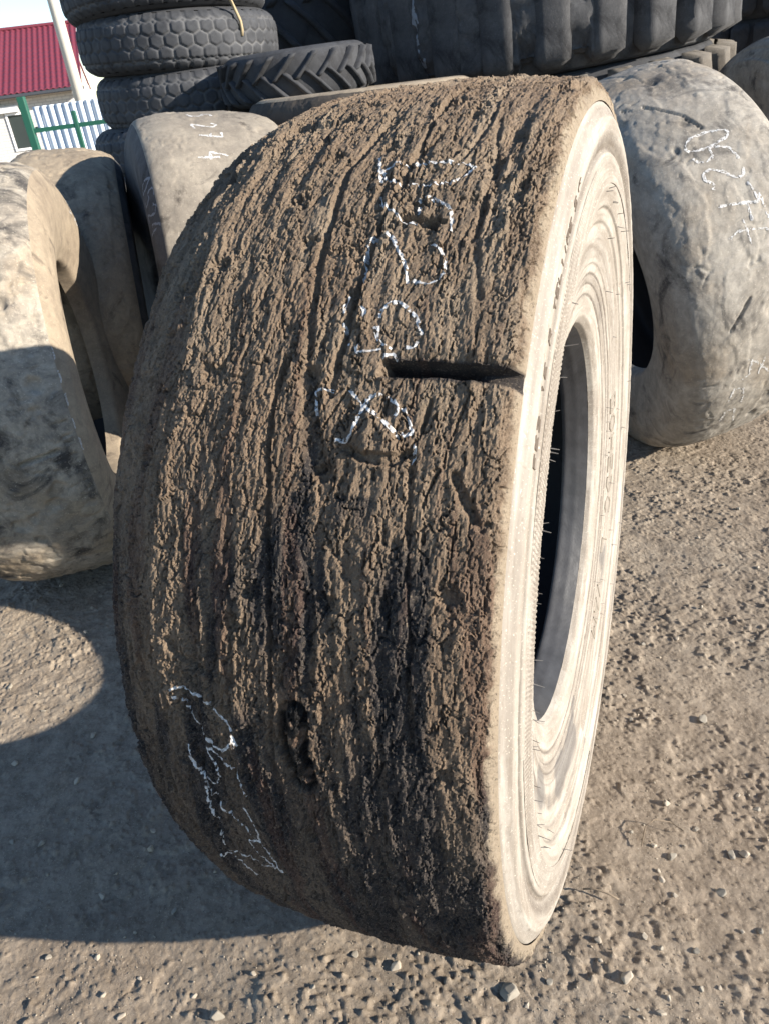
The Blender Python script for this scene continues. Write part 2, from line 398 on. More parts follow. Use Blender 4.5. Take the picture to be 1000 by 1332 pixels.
# ------------------------------------------------------------------ the big standing tyre
MAIN = dict(cx=.1292, cy=1.5044, yaw=-.4268, R=.85)
def poly_dist(U, V, pts):
    d = np.full(U.shape, 9., np.float32)
    for (a, b), (c, e) in zip(pts[:-1], pts[1:]):
        dx, dy = c-a, e-b; t = np.clip(((U-a)*dx+(V-b)*dy)/(dx*dx+dy*dy), 0, 1)
        d = np.minimum(d, np.hypot(U-a-t*dx, V-b-t*dy))
    return d
MA = {}
def main_h(TT, X, Rr):
    R = .85; U = TT*R
    wx = X+.010*(fbm(U*7, X*9, 3, 100)-.5)*2+.022*(fbm(U*1.3, X*4, 2, 104)-.5)
    upper = ss(-1.25, -.45, TT)
    rough = .65+.5*ss(.40, .62, fbm(U*2.5, X*6, 2, 108))
    h = .004*(fbm(U*3.0, wx*24, 3, 110)-.5)
    for k, (a, b, lv, am) in enumerate(((2.6, 26, .52, .0030), (5, 52, .50, .0026), (9, 90, .51, .0020), (16, 130, .5, .0016), (24, 80, .53, .0016))):
        q = fbm(U*a+k*7+.3*fbm(U*60, X*60, 3, 240+k), wx*b+k*3+.55*fbm(U*45, X*50, 3, 120+k), 4, 124+k*5, .6)
        h = h+am*(ss(lv-.006, lv+.006, q)-.5)*rough+am*.25*(q-.5)
    # bark-like plates: long cells parted by cracks
    jw = .9*(fbm(U*26, X*40, 3, 400, .6)-.5)
    for k, (a, b, w_, am, hv) in enumerate(((9, 42, .050, .0085, .0026), (22, 84, .08, .0048, .0014), (60, 170, .14, .0014, .0009))):
        f1, f2, idv = cells(U*a+jw*(k+1), wx*b+jw*1.6*(k+1), 30+k)
        m_ = ss(.30, .52, fbm(U*5+k, X*20, 2, 408+k))
        h = h-am*(1-ss(0, w_, f2-f1))*m_+hv*(idv-.5)*2*.7
    # thin splits along the tread
    for k, (a, b, w_, am) in enumerate(((2.2, 22, .006, .0075), (3.4, 44, .008, .0050), (1.2, 12, .004, .009))):
        q = np.abs(fbm(U*a, wx*b+.5*fbm(U*30, X*30, 3, 250+k), 4, 150+k*4, .55)-.5); msk = ss(.47, .56, fbm(U*4+k, X*12, 2, 165+k))
        h = h-am*(1-ss(0, w_, q))*msk
    # short cross cuts
    q = np.abs(fbm(U*34+2*fbm(U*8, X*30, 2, 170), X*14, 3, 171)-.5); msk = ss(.58, .64, fbm(U*22, X*30, 2, 175))
    h = h-.0050*(1-ss(0, .014, q))*msk
    # crumbly grain
    g = fbm(U*190, X*240, 2, 180); h = h+.0017*(g-.5)+.0012*(fbm(U*60, X*130, 3, 184, .7)-.5)
    # pits
    f1, f2, idv = cells(U*18, X*22, 9); h = h-.009*(idv > .88)*(1-ss(.12, .34, f1+.35*(g-.5)))
    wob = .0045*(fbm(U*32, X*60, 4, 188, .7)-.5)*2
    def cut(pts, w_, dep, soft=.004):
        nonlocal h
        d = poly_dist(U, X, [(a*R, b) for a, b in pts])+wob
        h = h-dep*(1-ss(w_*.4, w_*.4+soft, d))
    cut([(-.10, .136), (-.178, .132), (-.408, .133), (-.555, .1176), (-.736, .109), (-.86, .100)], .005, .011, .003)
    cut([(-.30, .060), (-.45, .040), (-.628, .046), (-.749, .057), (-.83, .068)], .006, .009, .005)
    cut([(-.83, .070), (-.90, .079), (-.955, .092)], .020, .009, .009)
    cut([(-.80, .030), (-.915, .0256), (-1.004, .035), (-1.125, .042), (-1.302, .042), (-1.42, .036)], .0035, .011, .003)
    cut([(-.858, .226), (-.945, .212), (-1.05, .216), (-1.187, .224), (-1.36, .226)], .003, .009, .003)
    cut([(-.30, .225), (-.45, .245), (-.60, .243), (-.70, .262)], .003, .006, .006)
    cut([(-.20, .21), (-.31, .215), (-.42, .20)], .003, .006)
    cut([(-.96, .2635), (-1.0, .28), (-1.03, .298), (-1.022, .305)], .005, .010, .005)
    cut([(-.933, .13), (-.946, .15), (-.946, .19), (-.935, .205)], .010, .012)
    cut([(-1.151, .0953), (-1.20, .099), (-1.29, .096)], .012, .008, .007)
    cut([(-.561, .146), (-.572, .198)], .010, .016, .003)
    cut([(-.265, -.205), (-.34, -.19), (-.42, -.174)], .012, .020)
    cut([(-1.25, -.115), (-1.275, -.10), (-1.285, -.07), (-1.30, -.05)], .007, .008)
    cut([(-.25, -.10), (-.27, -.06), (-.26, -.02)], .022, .010, .012)
    # raised scab between splits
    d = poly_dist(U, X, [(-.905*R, .155), (-.93*R, .175)]); h = h+.008*(1-ss(.012, .030, d+wob))
    # tar pit
    d = poly_dist(U, X, [(-1.335*R, .072), (-1.40*R, .070), (-1.45*R, .078)])+wob*1.5
    tar = 1-ss(.010, .028, d); h = h-.010*(1-ss(.016, .024, d))+.012*(1-ss(.004, .016, d))
    # the moulded cross groove that runs out through the shoulder
    tc = -.8145; d = np.abs(U-tc*R-.0010*np.sin(X*60))
    xin = ss(.158, .166, X+wob)
    h = h-.052*(1-ss(.0075, .0115, d+.2*wob))*xin
    lip = (TT > tc)*(1-ss(.010, .026, d+wob*1.2))*xin*ss(.0, .04, X-.16); h = h-.007*lip
    h = h-.010*(1-ss(.004, .022, d))*ss(.285, .312, X)
    # torn shoulder pieces
    for a, b, w_, dep in ((-1.40, .318, .022, .010), (-.085, .318, .030, .016), (-.12, .285, .016, .010), (-.70, .318, .012, .006), (-.55, .320, .014, .008), (-1.16, .322, .010, .006), (-1.27, .320, .012, .007), (-1.55, .32, .02, .009), (-.35, .262, .014, .008), (-.50, .285, .012, .009)):
        d = np.hypot((U-a*R)*.6, X-b)+wob*1.6; h = h-dep*(1-ss(w_*.5, w_, d))
    h = h+(.0035*(fbm(U*70, X*110, 3, 260, .7)-.5)+.006*(fbm(U*16, X*70, 3, 264)-.5))*ss(-.10, -.17, X)
    h = h*.76
    h = h*(.0+1.*ss(.3225, .3175, X))*(.5+.5*ss(-.262, -.245, X))
    mud = ss(.33, .50, fbm(U*4, wx*26, 4, 200)+.20*(TT > -1.0)*ss(-1.3, -.8, TT)+.10*upper-.10*ss(-1.25, -1.5, TT))
    mud = mud*(1-.6*ss(-1.30, -1.60, TT))*ss(-.25, -.17, X+.10*(fbm(U*5, X*8, 2, 206)-.5)+.10*upper)  # mud also thins down the tread, painting its shaded lower part darker
    slot = (1-ss(.012, .016, np.abs(U-tc*R)))*xin
    mud = mud*(1-slot)  # bare rubber colour inside the groove, standing in for its deep shade
    MA['mud'] = mud
    MA['rub'] = ss(.58, .70, fbm(U*3, wx*40, 3, 210))*ss(-.45, -.9, TT)
    MA['tar'] = np.clip(tar*1.3, 0, 1)*ss(.40, .52, fbm(U*70, X*70, 2, 220)+.10)
    e = X+.005*(fbm(U*22, X*20, 4, 225, .7)-.5)*2
    MA['dust'] = np.clip(ss(.3150, .3200, e)*.9+.35*ss(.56, .72, fbm(U*6, wx*30, 3, 230))*upper, 0, 1)*(1-slot)
    return h
def text_marks(glyphs, patch, T0, dT, r0, hgt, lw, mat, parent, name, raise_=.0022):
    """moulded characters: bars swept over the sidewall, read along the circumference"""
    G = {'T': [((0, 1), (1, 1)), ((.5, 1), (.5, 0))], 'U': [((0, 1), (0, .2)), ((0, .2), (.25, 0)), ((.25, 0), (.75, 0)), ((.75, 0), (1, .2)), ((1, .2), (1, 1))],
         'I': [((.5, 0), (.5, 1))], 'O': [((.3, 0), (0, .3)), ((0, .3), (0, .7)), ((0, .7), (.3, 1)), ((.3, 1), (.7, 1)), ((.7, 1), (1, .7)), ((1, .7), (1, .3)), ((1, .3), (.7, 0)), ((.7, 0), (.3, 0))],
         'H': [((0, 0), (0, 1)), ((1, 0), (1, 1)), ((0, .5), (1, .5))], 'M': [((0, 0), (0, 1)), ((0, 1), (.5, .4)), ((.5, .4), (1, 1)), ((1, 1), (1, 0))],
         'E': [((0, 0), (0, 1)), ((0, 1), (1, 1)), ((0, .5), (.8, .5)), ((0, 0), (1, 0))], 'D': [((0, 0), (0, 1)), ((0, 1), (.6, 1)), ((.6, 1), (1, .6)), ((1, .6), (1, .4)), ((1, .4), (.6, 0)), ((.6, 0), (0, 0))],
         'C': [((1, .85), (.7, 1)), ((.7, 1), (.3, 1)), ((.3, 1), (0, .7)), ((0, .7), (0, .3)), ((0, .3), (.3, 0)), ((.3, 0), (.7, 0)), ((.7, 0), (1, .15))],
         'L': [((0, 1), (0, 0)), ((0, 0), (1, 0))], 'A': [((0, 0), (.5, 1)), ((.5, 1), (1, 0)), ((.2, .4), (.8, .4))], 'V': [((0, 1), (.5, 0)), ((.5, 0), (1, 1))],
         '.': [((.4, .5), (.6, .5))], 'F': [((0, 0), (0, 1)), ((0, 1), (1, 1)), ((0, .5), (.8, .5))], 'R': [((0, 0), (0, 1)), ((0, 1), (1, 1)), ((1, 1), (1, .5)), ((1, .5), (0, .5)), ((.4, .5), (1, 0))],
         '1': [((.2, .8), (.5, 1)), ((.5, 1), (.5, 0))], '5': [((1, 1), (0, 1)), ((0, 1), (0, .55)), ((0, .55), (1, .5)), ((1, .5), (1, 0)), ((1, 0), (0, 0))], '2': [((0, 1), (1, 1)), ((1, 1), (1, .6)), ((1, .6), (0, 0)), ((0, 0), (1, 0))],
         '#': [((0, 0), (1, 0)), ((1, 0), (1, 1)), ((1, 1), (0, 1)), ((0, 1), (0, 0)), ((.5, 0), (.5, 1))]}
    key = patch.prof[:, 1]; order = np.argsort(key); made = []
    for gi, ch in enumerate(glyphs):
        if ch == ' ': continue
        V = []; F = []; base = 0; wd = dT*.72
        for (x0, y0), (x1, y1) in G[ch]:
            n = 6; t = np.linspace(0, 1, n)
            x = (x0+(x1-x0)*t)*wd*r0; y = (y0+(y1-y0)*t)*hgt
            L = math.hypot(x[-1]-x[0], y[-1]-y[0]); tx, ty = (x[-1]-x[0])/L, (y[-1]-y[0])/L
            c = np.array([-.5, -.28, .28, .5])*lw; lift = np.array([0, 1, 1, 0])*raise_
            qx = x[:, None]-ty*c[None]; qy = y[:, None]+tx*c[None]
            T = T0+gi*dT+qx/r0; rr = r0-hgt/2+qy
            k = np.interp(rr, key[order], order.astype(float))
            p0, _ = patch.sample(T, k, .0002); p1, _ = patch.sample(T, k, 1.)
            P = p0+(p1-p0)*lift[None, :, None]
            V.append(P.reshape(-1, 3)); F.append(grid_faces(n, 4)+base); base += n*4
        made.append(link(name, mesh_from(name, np.concatenate(V), np.concatenate(F), True), mat, parent))
    return made

def build_main():
    c = MAIN; R = c['R']
    root = empty('loader_tyre', label='huge mud-caked bald tyre standing upright in the middle with a pale dusty sidewall', cat='tyre')
    tp = dense([(-.262, .765), (-.250, .790), (-.2262, .8105), (-.18, .83), (-.13, .845), (0, .852), (.15, .850), (.25, .843), (.300, .837), (.3125, .832), (.3185, .820), (.322, .800)], .0019, .004)
    T = np.concatenate([np.arange(R_(-178), R_(26), .0020/.85), np.arange(R_(26.2), R_(182), .012/.85)])
    P = Patch(tp, T, main_h, R)
    # ragged overhang of the right edge
    tread = P.obj('tread', M['mud'], root, attrs={k: v for k, v in MA.items()}, wrap=True)
    tread.data.polygons.foreach_set('use_smooth', np.zeros(len(tread.data.polygons), bool))
    # right sidewall, outside to bead
    sp = [(.3205, .7985), (.3235, .7955), (.327, .788), (.331, .780), (.3345, .776), (.3360, .770), (.3362, .752), (.3350, .748), (.3335, .738), (.3290, .7315), (.3262, .7265), (.3272, .7220), (.3330, .7195), (.3338, .7170),
          (.3350, .7000), (.3372, .6680), (.3368, .6610), (.3330, .6500), (.3290, .6360), (.3275, .6320), (.3235, .6290), (.3215, .6100), (.3205, .6070), (.3165, .6030), (.3120, .5800), (.3080, .5500), (.3055, .5330), (.3035, .5310),
          (.3020, .5140), (.2990, .5115), (.3005, .5080), (.2985, .4960), (.2955, .4935), (.2965, .4900), (.2935, .4760), (.2905, .4735), (.2915, .4700), (.2900, .4500), (.2870, .4330), (.2773, .4200), (.2650, .4140)]
    prof = dense(sp, .0022, .0012)
    Ts = np.linspace(R_(-180), R_(180), 1500, endpoint=False)
    def side_h(TT, X, Rr):
        U = TT*R
        h = .0022*(fbm(U*6, Rr*30, 3, 300)-.5)+.0010*(fbm(U*60, Rr*60, 2, 305)-.5)
        # nicks
        f1, f2, idv = cells(U*14, Rr*40, 12); h = h-.0016*(idv > .9)*(1-ss(.1, .3, f1))
        # small moulded teeth row near the shoulder
        return h
    side = Patch(prof, Ts, side_h, R)
    RR = np.broadcast_to(prof[:, 1][None], (len(Ts), len(prof))); TT = np.broadcast_to(Ts[:, None], RR.shape)
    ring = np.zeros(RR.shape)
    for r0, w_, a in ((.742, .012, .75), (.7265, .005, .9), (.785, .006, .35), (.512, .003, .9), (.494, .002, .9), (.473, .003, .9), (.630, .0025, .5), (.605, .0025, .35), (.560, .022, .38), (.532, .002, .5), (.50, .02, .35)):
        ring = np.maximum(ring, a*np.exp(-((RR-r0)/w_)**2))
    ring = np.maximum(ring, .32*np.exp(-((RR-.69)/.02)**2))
    bare = .55*ss(.55, .68, fbm(TT*3, RR*9, 4, 320))*ss(.47, .50, RR)*ss(.60, .57, RR)
    side.obj('sidewall', M['side'], root, attrs=dict(ring=ring, bare=bare, ang=TT, rad=RR))
    # serrated band of fine slanted ribs
    nT = 2*math.pi*.69/.0014; Tb = np.linspace(R_(-180), R_(60), int(nT*240/360))
    k0 = np.argmin(abs(prof[:, 1]-.7105)); k1 = np.argmin(abs(prof[:, 1]-.6655))
    bp = dense(prof[k0:k1:3]+np.array([.0005, 0]), .0045, 0)
    band = Patch(bp, Tb, lambda a, b, r: -.0002+.0016*(.5+.5*np.sign(np.sin((a*.69+(r-.69)*.9)*2*math.pi/.0075)))*ss(.7095, .7065, r)*ss(.6665, .6695, r)*(.5+.5*ss(.35, .5, fbm(a*6, r*20, 3, 330))), R)
    bt = np.broadcast_to(Tb[:, None], band.H.shape); br = np.broadcast_to(bp[:, 1][None], band.H.shape)
    band.obj('serrated_band', M['side'], root, attrs=dict(ring=.10+.75*(band.H < .0002)*ss(.7085, .7065, br)*ss(.667, .669, br), bare=band.H*0, ang=bt, rad=br), wrap=False)  # dirt-dark gaps between ribs, painted where the shading contrast is weak
    # bead seat
    bs = Patch(dense([(.2650, .4140), (.25, .4060), (.246, .4050), (.2445, .4020), (.225, .3950), (.212, .389), (.205, .388), (.203, .395)], .005, .002), Ts[::3], lambda a, b, r: .0012*(fbm(a*20, b*60, 3, 340)-.5), R)
    n0 = bs.H.shape
    bs.obj('bead', M['bead'], root)
    lin = dense([(.203, .395), (.204, .42), (.215, .50), (.262, .62), (.285, .70), (.255, .765), (.18, .80), (0, .812), (-.12, .80), (-.19, .765), (-.225, .70), (-.205, .62), (-.16, .50), (-.160, .46), (-.162, .435)], .012, .008)
    lin[0] = (.203, .395); lin[-1] = (-.162, .435)
    Patch(lin, Ts[::6], None, R).obj('inner_liner', M['liner'], root, flip=True)
    ls = [(-.162, .435), (-.166, .432), (-.19, .435), (-.205, .437), (-.215, .440), (-.229, .45), (-.24, .47), (-.25, .52), (-.262, .60), (-.283, .66), (-.291, .71), (-.285, .74), (-.262, .765)]
    Patch(dense(ls, .006, .003), Ts[::3], None, R).obj('sidewall', M['taupe'], root, flip=True)
    # chalk numbers
    chalk(P, [[[-0.407,0.0762],[-0.45,0.087],[-0.476,0.0956]],[[-0.447,0.0918],[-0.436,0.1073],[-0.438,0.1403],[-0.438,0.1754],[-0.439,0.2064],[-0.449,0.22],[-0.483,0.1976],[-0.494,0.166],[-0.486,0.1332],[-0.468,0.1003],[-0.447,0.0918]],[[-0.51,0.1012],[-0.528,0.107],[-0.548,0.1273],[-0.568,0.1433],[-0.578,0.1655]],[[-0.55,0.1635],[-0.523,0.1564],[-0.517,0.1672],[-0.528,0.1861],[-0.539,0.1996],[-0.56,0.2082],[-0.59,0.2127]],[[-0.592,0.1277],[-0.605,0.1406],[-0.634,0.156],[-0.656,0.1666],[-0.682,0.1727]],[[-0.61,0.1877],[-0.621,0.2025],[-0.642,0.2138],[-0.664,0.2157],[-0.677,0.2084],[-0.682,0.1933],[-0.676,0.178]],[[-0.593,0.1159],[-0.594,0.1126],[-0.613,0.1062],[-0.651,0.1105],[-0.695,0.1156],[-0.706,0.1159]],[[-0.741,0.1454],[-0.729,0.1466],[-0.717,0.1543],[-0.714,0.1636],[-0.722,0.1776],[-0.736,0.1907],[-0.753,0.1996],[-0.765,0.2028]],[[-0.753,0.1457],[-0.773,0.1489],[-0.782,0.1583],[-0.786,0.1683]],[[-0.783,0.1867],[-0.783,0.196],[-0.775,0.1986]],[[-0.704,0.1002],[-0.721,0.0983],[-0.733,0.0999]],[[-0.748,0.1014],[-0.766,0.108],[-0.784,0.1126]],[[-0.781,0.1239],[-0.795,0.1261],[-0.793,0.1405],[-0.788,0.156]],[[-0.8,0.1577],[-0.793,0.171],[-0.806,0.1775],[-0.805,0.1976]],[[-0.723,0.119],[-0.731,0.1271],[-0.739,0.1269]],[[-0.753,0.1408],[-0.767,0.1463]],[[-0.851,0.1029],[-0.848,0.089],[-0.852,0.0777],[-0.874,0.0826],[-0.891,0.0865]],[[-0.85,0.1227],[-0.864,0.1377],[-0.875,0.1456],[-0.893,0.1414],[-0.912,0.1355],[-0.925,0.1272],[-0.924,0.1156]],[[-0.875,0.1472],[-0.86,0.1501],[-0.854,0.165],[-0.86,0.1783],[-0.87,0.1889],[-0.883,0.1888],[-0.887,0.1846]],[[-0.875,0.1488],[-0.885,0.1626],[-0.895,0.1762],[-0.905,0.1866],[-0.916,0.1947]],[[-0.872,0.1937],[-0.889,0.2033],[-0.906,0.2097],[-0.914,0.1999],[-0.909,0.1948]],[[-0.92,0.2133],[-0.938,0.2139],[-0.95,0.2126]]], .0040, M['chalk'], root, 'chalk_number', seed=1, gap=.35, off=.0009)['label'] = 'white chalk number 05298 written down the upper tread'
    chalk(P, [[[-1.338,-0.12],[-1.331,-0.1105],[-1.33,-0.1003],[-1.334,-0.0866],[-1.341,-0.0704],[-1.351,-0.0547],[-1.361,-0.0421],[-1.374,-0.0352],[-1.389,-0.0261],[-1.404,-0.0225],[-1.416,-0.02]],[[-1.351,-0.1174],[-1.348,-0.1081],[-1.353,-0.1002],[-1.369,-0.0937],[-1.389,-0.082],[-1.412,-0.0711],[-1.426,-0.0619],[-1.433,-0.0516],[-1.43,-0.0428],[-1.417,-0.0325],[-1.405,-0.0227]],[[-1.44,-0.1046],[-1.464,-0.1032],[-1.488,-0.0959],[-1.508,-0.0881],[-1.516,-0.078],[-1.508,-0.0676],[-1.494,-0.0605],[-1.472,-0.0608],[-1.452,-0.066],[-1.433,-0.073]],[[-1.433,-0.073],[-1.442,-0.0587],[-1.455,-0.0438],[-1.468,-0.0289],[-1.488,-0.0239],[-1.521,-0.0213]],[[-1.517,-0.0899],[-1.538,-0.0826],[-1.571,-0.0689],[-1.591,-0.0558],[-1.606,-0.0384],[-1.632,-0.0238]],[[-1.526,-0.0918],[-1.569,-0.0956],[-1.599,-0.0905],[-1.62,-0.0851]],[[-1.555,-0.0334],[-1.581,-0.0243],[-1.605,-0.0178],[-1.636,-0.0217],[-1.642,-0.0424],[-1.674,-0.0337],[-1.703,-0.017],[-1.718,-0.0026]],[[-1.636,-0.0217],[-1.666,-0.011],[-1.718,-0.0026]],[[-1.657,-0.0979],[-1.691,-0.0996],[-1.701,-0.0866],[-1.708,-0.0607],[-1.713,-0.0314],[-1.713,-0.0044]],[[-1.751,-0.124],[-1.726,-0.1066],[-1.72,-0.0891],[-1.742,-0.0732],[-1.774,-0.0604]]], .0036, M['chalk'], root, 'chalk_number', seed=5, gap=.33, off=.0009)['label'] = 'thin white chalk number written on the lower left of the tread'
    # moulded letters
    text_marks('#OHEDC L.VAM', side, 1.45, .105, .556, .044, .0050, M['side2'], root, 'raised_letter')
    text_marks('FE2 1E R TEL1IRE 5 F', side, -.93, .030, .762, .012, .0022, M['letters'], root, 'moulded_character', .0012)
    # rubber hairs: mould vent spikes
    rnd = random.Random(4); bm = bmesh.new()
    for k in range(60):
        t_ = rnd.choice([rnd.uniform(-2.3, -.3), rnd.uniform(-.3, 2.5), rnd.uniform(.3, 2.6)]); r_ = rnd.choice([.661, .655, .645, .632, .608, .598, .560, .535, .5])+rnd.uniform(-.002, .002)
        kk = np.interp(r_, prof[::-1, 1], np.arange(len(prof))[::-1].astype(float)); p, _ = side.sample(np.array([t_]), np.array([kk]), 0.); p = Vector(p[0])
        ln = rnd.uniform(.008, .019); d = Vector((1, rnd.uniform(-.3, .3), rnd.uniform(-.35, .2))).normalized()
        r = bmesh.ops.create_cone(bm, cap_ends=False, segments=4, radius1=.0009, radius2=.0005, depth=ln)
        bmesh.ops.transform(bm, matrix=Matrix.Translation(p+d*ln*.45) @ d.to_track_quat('Z', 'Y').to_matrix().to_4x4(), verts=r['verts'])
    for k in range(8):
        t_ = rnd.uniform(-2.6, -.55); p = Vector((.270, .4185*math.sin(t_), .4185*math.cos(t_)+R)); p = Vector((.336, .663*math.sin(t_), .663*math.cos(t_)+R))
        ln = rnd.uniform(.012, .022); d = Vector((1, rnd.uniform(-.15, .15), rnd.uniform(-.15, .15))).normalized()
        r = bmesh.ops.create_cone(bm, cap_ends=False, segments=4, radius1=.0010, radius2=.0006, depth=ln)
        bmesh.ops.transform(bm, matrix=Matrix.Translation(p+d*ln*.45) @ d.to_track_quat('Z', 'Y').to_matrix().to_4x4(), verts=r['verts'])
    tag(link('rubber_hair', bm_mesh('rubber_hair', bm), M['hair'], root), kind='stuff')
    place(root, c['cx'], c['cy'], c['yaw'], 0, R)
    return root
M['bead'] = mat_simple('grey_bead_rubber', (.042, .042, .045), .5, .6, 22, .001)
M['side2'] = mat_simple('dusty_raised_letters', (.22, .19, .155), .8, .3, 60)
M['letters'] = mat_simple('dark_moulded_letters', (.11, .085, .065), .8, .3, 60)
M['hair'] = mat_simple('rubber_hair', (.16, .15, .14), .7, .3, 60)
build_main()

# ------------------------------------------------------------------ the bald tyres around it
def hf_worn(seed, amp=1., grooves=()):
    def f(U, X):
        h = .006*amp*(fbm(U*4, X*5, 3, seed)-.5)+.0035*amp*(fbm(U*18, X*22, 3, seed+4)-.5)
        q = fbm(U*7, X*12, 3, seed+8); h = h+.0022*amp*(ss(.54, .56, q)-.5)
        f1, f2, idv = cells(U*9, X*9, seed % 50); h = h-.007*amp*(idv > .84)*(1-ss(.06, .26, f1+.6*(q-.5)))+.0018*amp*(fbm(U*60, X*70, 3, seed+30, .65)-.5)
        q = np.abs(fbm(U*5, X*7, 3, seed+12)-.5); m = ss(.52, .60, fbm(U*3, X*3, 2, seed+15)); h = h-.005*amp*(1-ss(0, .010, q))*m
        q = np.abs(fbm(U*24, X*10, 2, seed+18)-.5); m = ss(.60, .68, fbm(U*9, X*9, 2, seed+21)); h = h-.004*amp*(1-ss(0, .02, q))*m
        for pts, w_, dep in grooves:
            d = poly_dist(U, X, pts)+.003*(fbm(U*40, X*40, 2, 5)-.5); h = h-dep*(1-ss(w_*.5, w_, d))
        return h
    return f
ra, PA = worn_tyre('loader_tyre', 'cream bald tyre at the left edge, its dark round opening facing the muddy tyre', -1.35, 3.077, .176, 0, .802, .515, .95, .43, M['bone'], M['liner'],
                   hf_worn(400, 1.9, [([(-1.62*.8, .07), (-1.60*.8, .19)], .008, .020)]), .0055, smat=M['tan'])
rf, PF = worn_tyre('loader_tyre', 'pale grey bald tyre leaning at the right with white chalk numbers down its tread', 1.352, 3.50, .14, .206, .812, .51, .95, .42, M['grey'], M['liner'],
                   hf_worn(430, 1.3, [([(-.45*.8, -.12), (-.60*.8, -.03), (-.70*.8, .0)], .006, .010), ([(-1.5*.8, -.05), (-1.62*.8, -.13)], .006, .012)]), .006, smat=M['grey'], dz=.01)
rc, PC = worn_tyre('loader_tyre', 'smooth taupe tyre chalked 5274 behind the muddy tyre at upper left', -.663, 3.935, .305, -.106, .822, .62, .955, .36, M['taupe'], M['liner'], hf_worn(460, .9), .007, smat=M['block'], dz=.02)
rb, PB = worn_tyre('loader_tyre', 'tan bald tyre squeezed between the cream tyre and the taupe tyre', -1.44, 4.35, .234, -.087, .785, .50, .94, .38, M['tan'], M['liner'], hf_worn(490, 1.4), .006, smat=M['block'])
rj_, PJ = worn_tyre('loader_tyre', 'grey tyre with a scored crown at the far right edge behind the leaning tyre', 2.60, 4.80, .1, 0, .82, .50, .90, .36, M['grey'], M['liner'],
                    lambda U, X: .006*(fbm(U*4, X*30, 3, 550)-.5)-.004*(np.abs(((X*18) % 1)-.5) > .44), .008)
DG = {'5': [[(.8, 1), (.1, 1), (.1, .6), (.6, .62), (.8, .4), (.7, .1), (.1, 0)]], '2': [[(.1, .8), (.4, 1), (.8, .8), (.7, .5), (.1, 0), (.9, .05)]],
      '9': [[(.8, .6), (.4, .5), (.1, .75), (.4, 1), (.8, .9), (.8, .4), (.4, 0)]], '7': [[(.1, 1), (.8, 1), (.3, 0)], [(.2, .5), (.7, .5)]],
      '4': [[(.6, 1), (.1, .4), (.9, .4)], [(.7, .7), (.65, 0)]], '0': [[(.5, 1), (.1, .6), (.2, .1), (.6, 0), (.85, .5), (.5, 1)]]}
def chalk_text(patch, txt, T0, dT, c0, hgt, width, mat, parent, seed, by='r'):
    for i, ch in enumerate(txt):
        st = [[(T0+(i+p[0]*.8)*dT, c0+(p[1]-.5)*hgt) for p in pl] for pl in DG[ch]]
        o = chalk(patch, st, width, mat, parent, 'chalk_digit', seed=seed+i, gap=.3, off=.001, step=.003, by=by); o['label'] = 'chalk digit '+ch
    return o
for ch_, t_, c_, h_ in (('5', -.16, -.035, .10), ('2', -.325, -.037, .105), ('7', -.435, -.030, .095), ('4', -.595, -.048, .125)):
    chalk_text(PC['tread'], ch_, t_, -.085, c_, h_, .010, M['chalk'], rc, 51, 'x')['label'] = 'white chalk digit '+ch_
chalk(PF['tread'], [[[-0.75,0.0747],[-0.719,0.0104],[-0.722,-0.0635],[-0.744,-0.0915],[-0.773,-0.095],[-0.791,-0.0508],[-0.789,0.0117],[-0.778,0.0576],[-0.75,0.0747]],[[-0.815,-0.0862],[-0.841,-0.0763],[-0.852,-0.0444],[-0.838,-0.0183],[-0.801,-0.019],[-0.796,-0.0016],[-0.83,0.0463],[-0.879,0.058],[-0.892,0.0579]],[[-0.98,-0.0613],[-0.973,-0.074],[-0.966,-0.0563],[-0.927,-0.083],[-0.896,-0.0769],[-0.891,-0.0491],[-0.924,-0.0104],[-0.968,0.0248],[-0.968,0.0505],[-0.935,0.0624]],[[-1.057,-0.0766],[-1.074,-0.0104],[-1.099,0.0637],[-1.022,0.0574],[-1.005,0.0478]],[[-1.086,0.0218],[-1.163,0.02]]], .0085, M['chalk'], rf, seed=15, gap=.36, off=.0012, step=.003)['label'] = 'white chalk number starting 052'
chalk(PF['tread'], [[[-1.204,-0.0758],[-1.185,-0.0413],[-1.202,0.0256],[-1.222,0.0684]],[[-1.143,-0.0122],[-1.194,-0.0079],[-1.254,-0.0106]],[[-1.048,0.0698],[-1.122,0.0768],[-1.179,0.0792]],[[-1.781,-0.0633],[-1.809,-0.0294],[-1.903,0.0323]],[[-1.804,0.0087],[-1.894,-0.0147]],[[-2.019,-0.1232],[-1.939,-0.1078],[-1.955,-0.066],[-2.064,-0.0612]],[[-1.894,-0.0801],[-1.873,-0.0497],[-1.789,-0.05]],[[-2.182,-0.1258],[-2.095,-0.1233],[-2.102,-0.081],[-2.256,-0.0508]]], .0085, M['chalk'], rf, seed=19, gap=.42, off=.0012, step=.003)['label'] = 'fainter chalk strokes lower on the tread'

chalk_text(PA['right'], '5297', .50, .13, .69, .08, .0075, M['chalk'], ra, 41)
chalk_text(PC['left'], '0524', -.66, -.09, .73, .09, .007, M['chalkdim'], rc, 43)
chalk_text(PA['right'], '00502', -1.16, -.10, .765, .035, .005, M['chalk'], ra, 45)

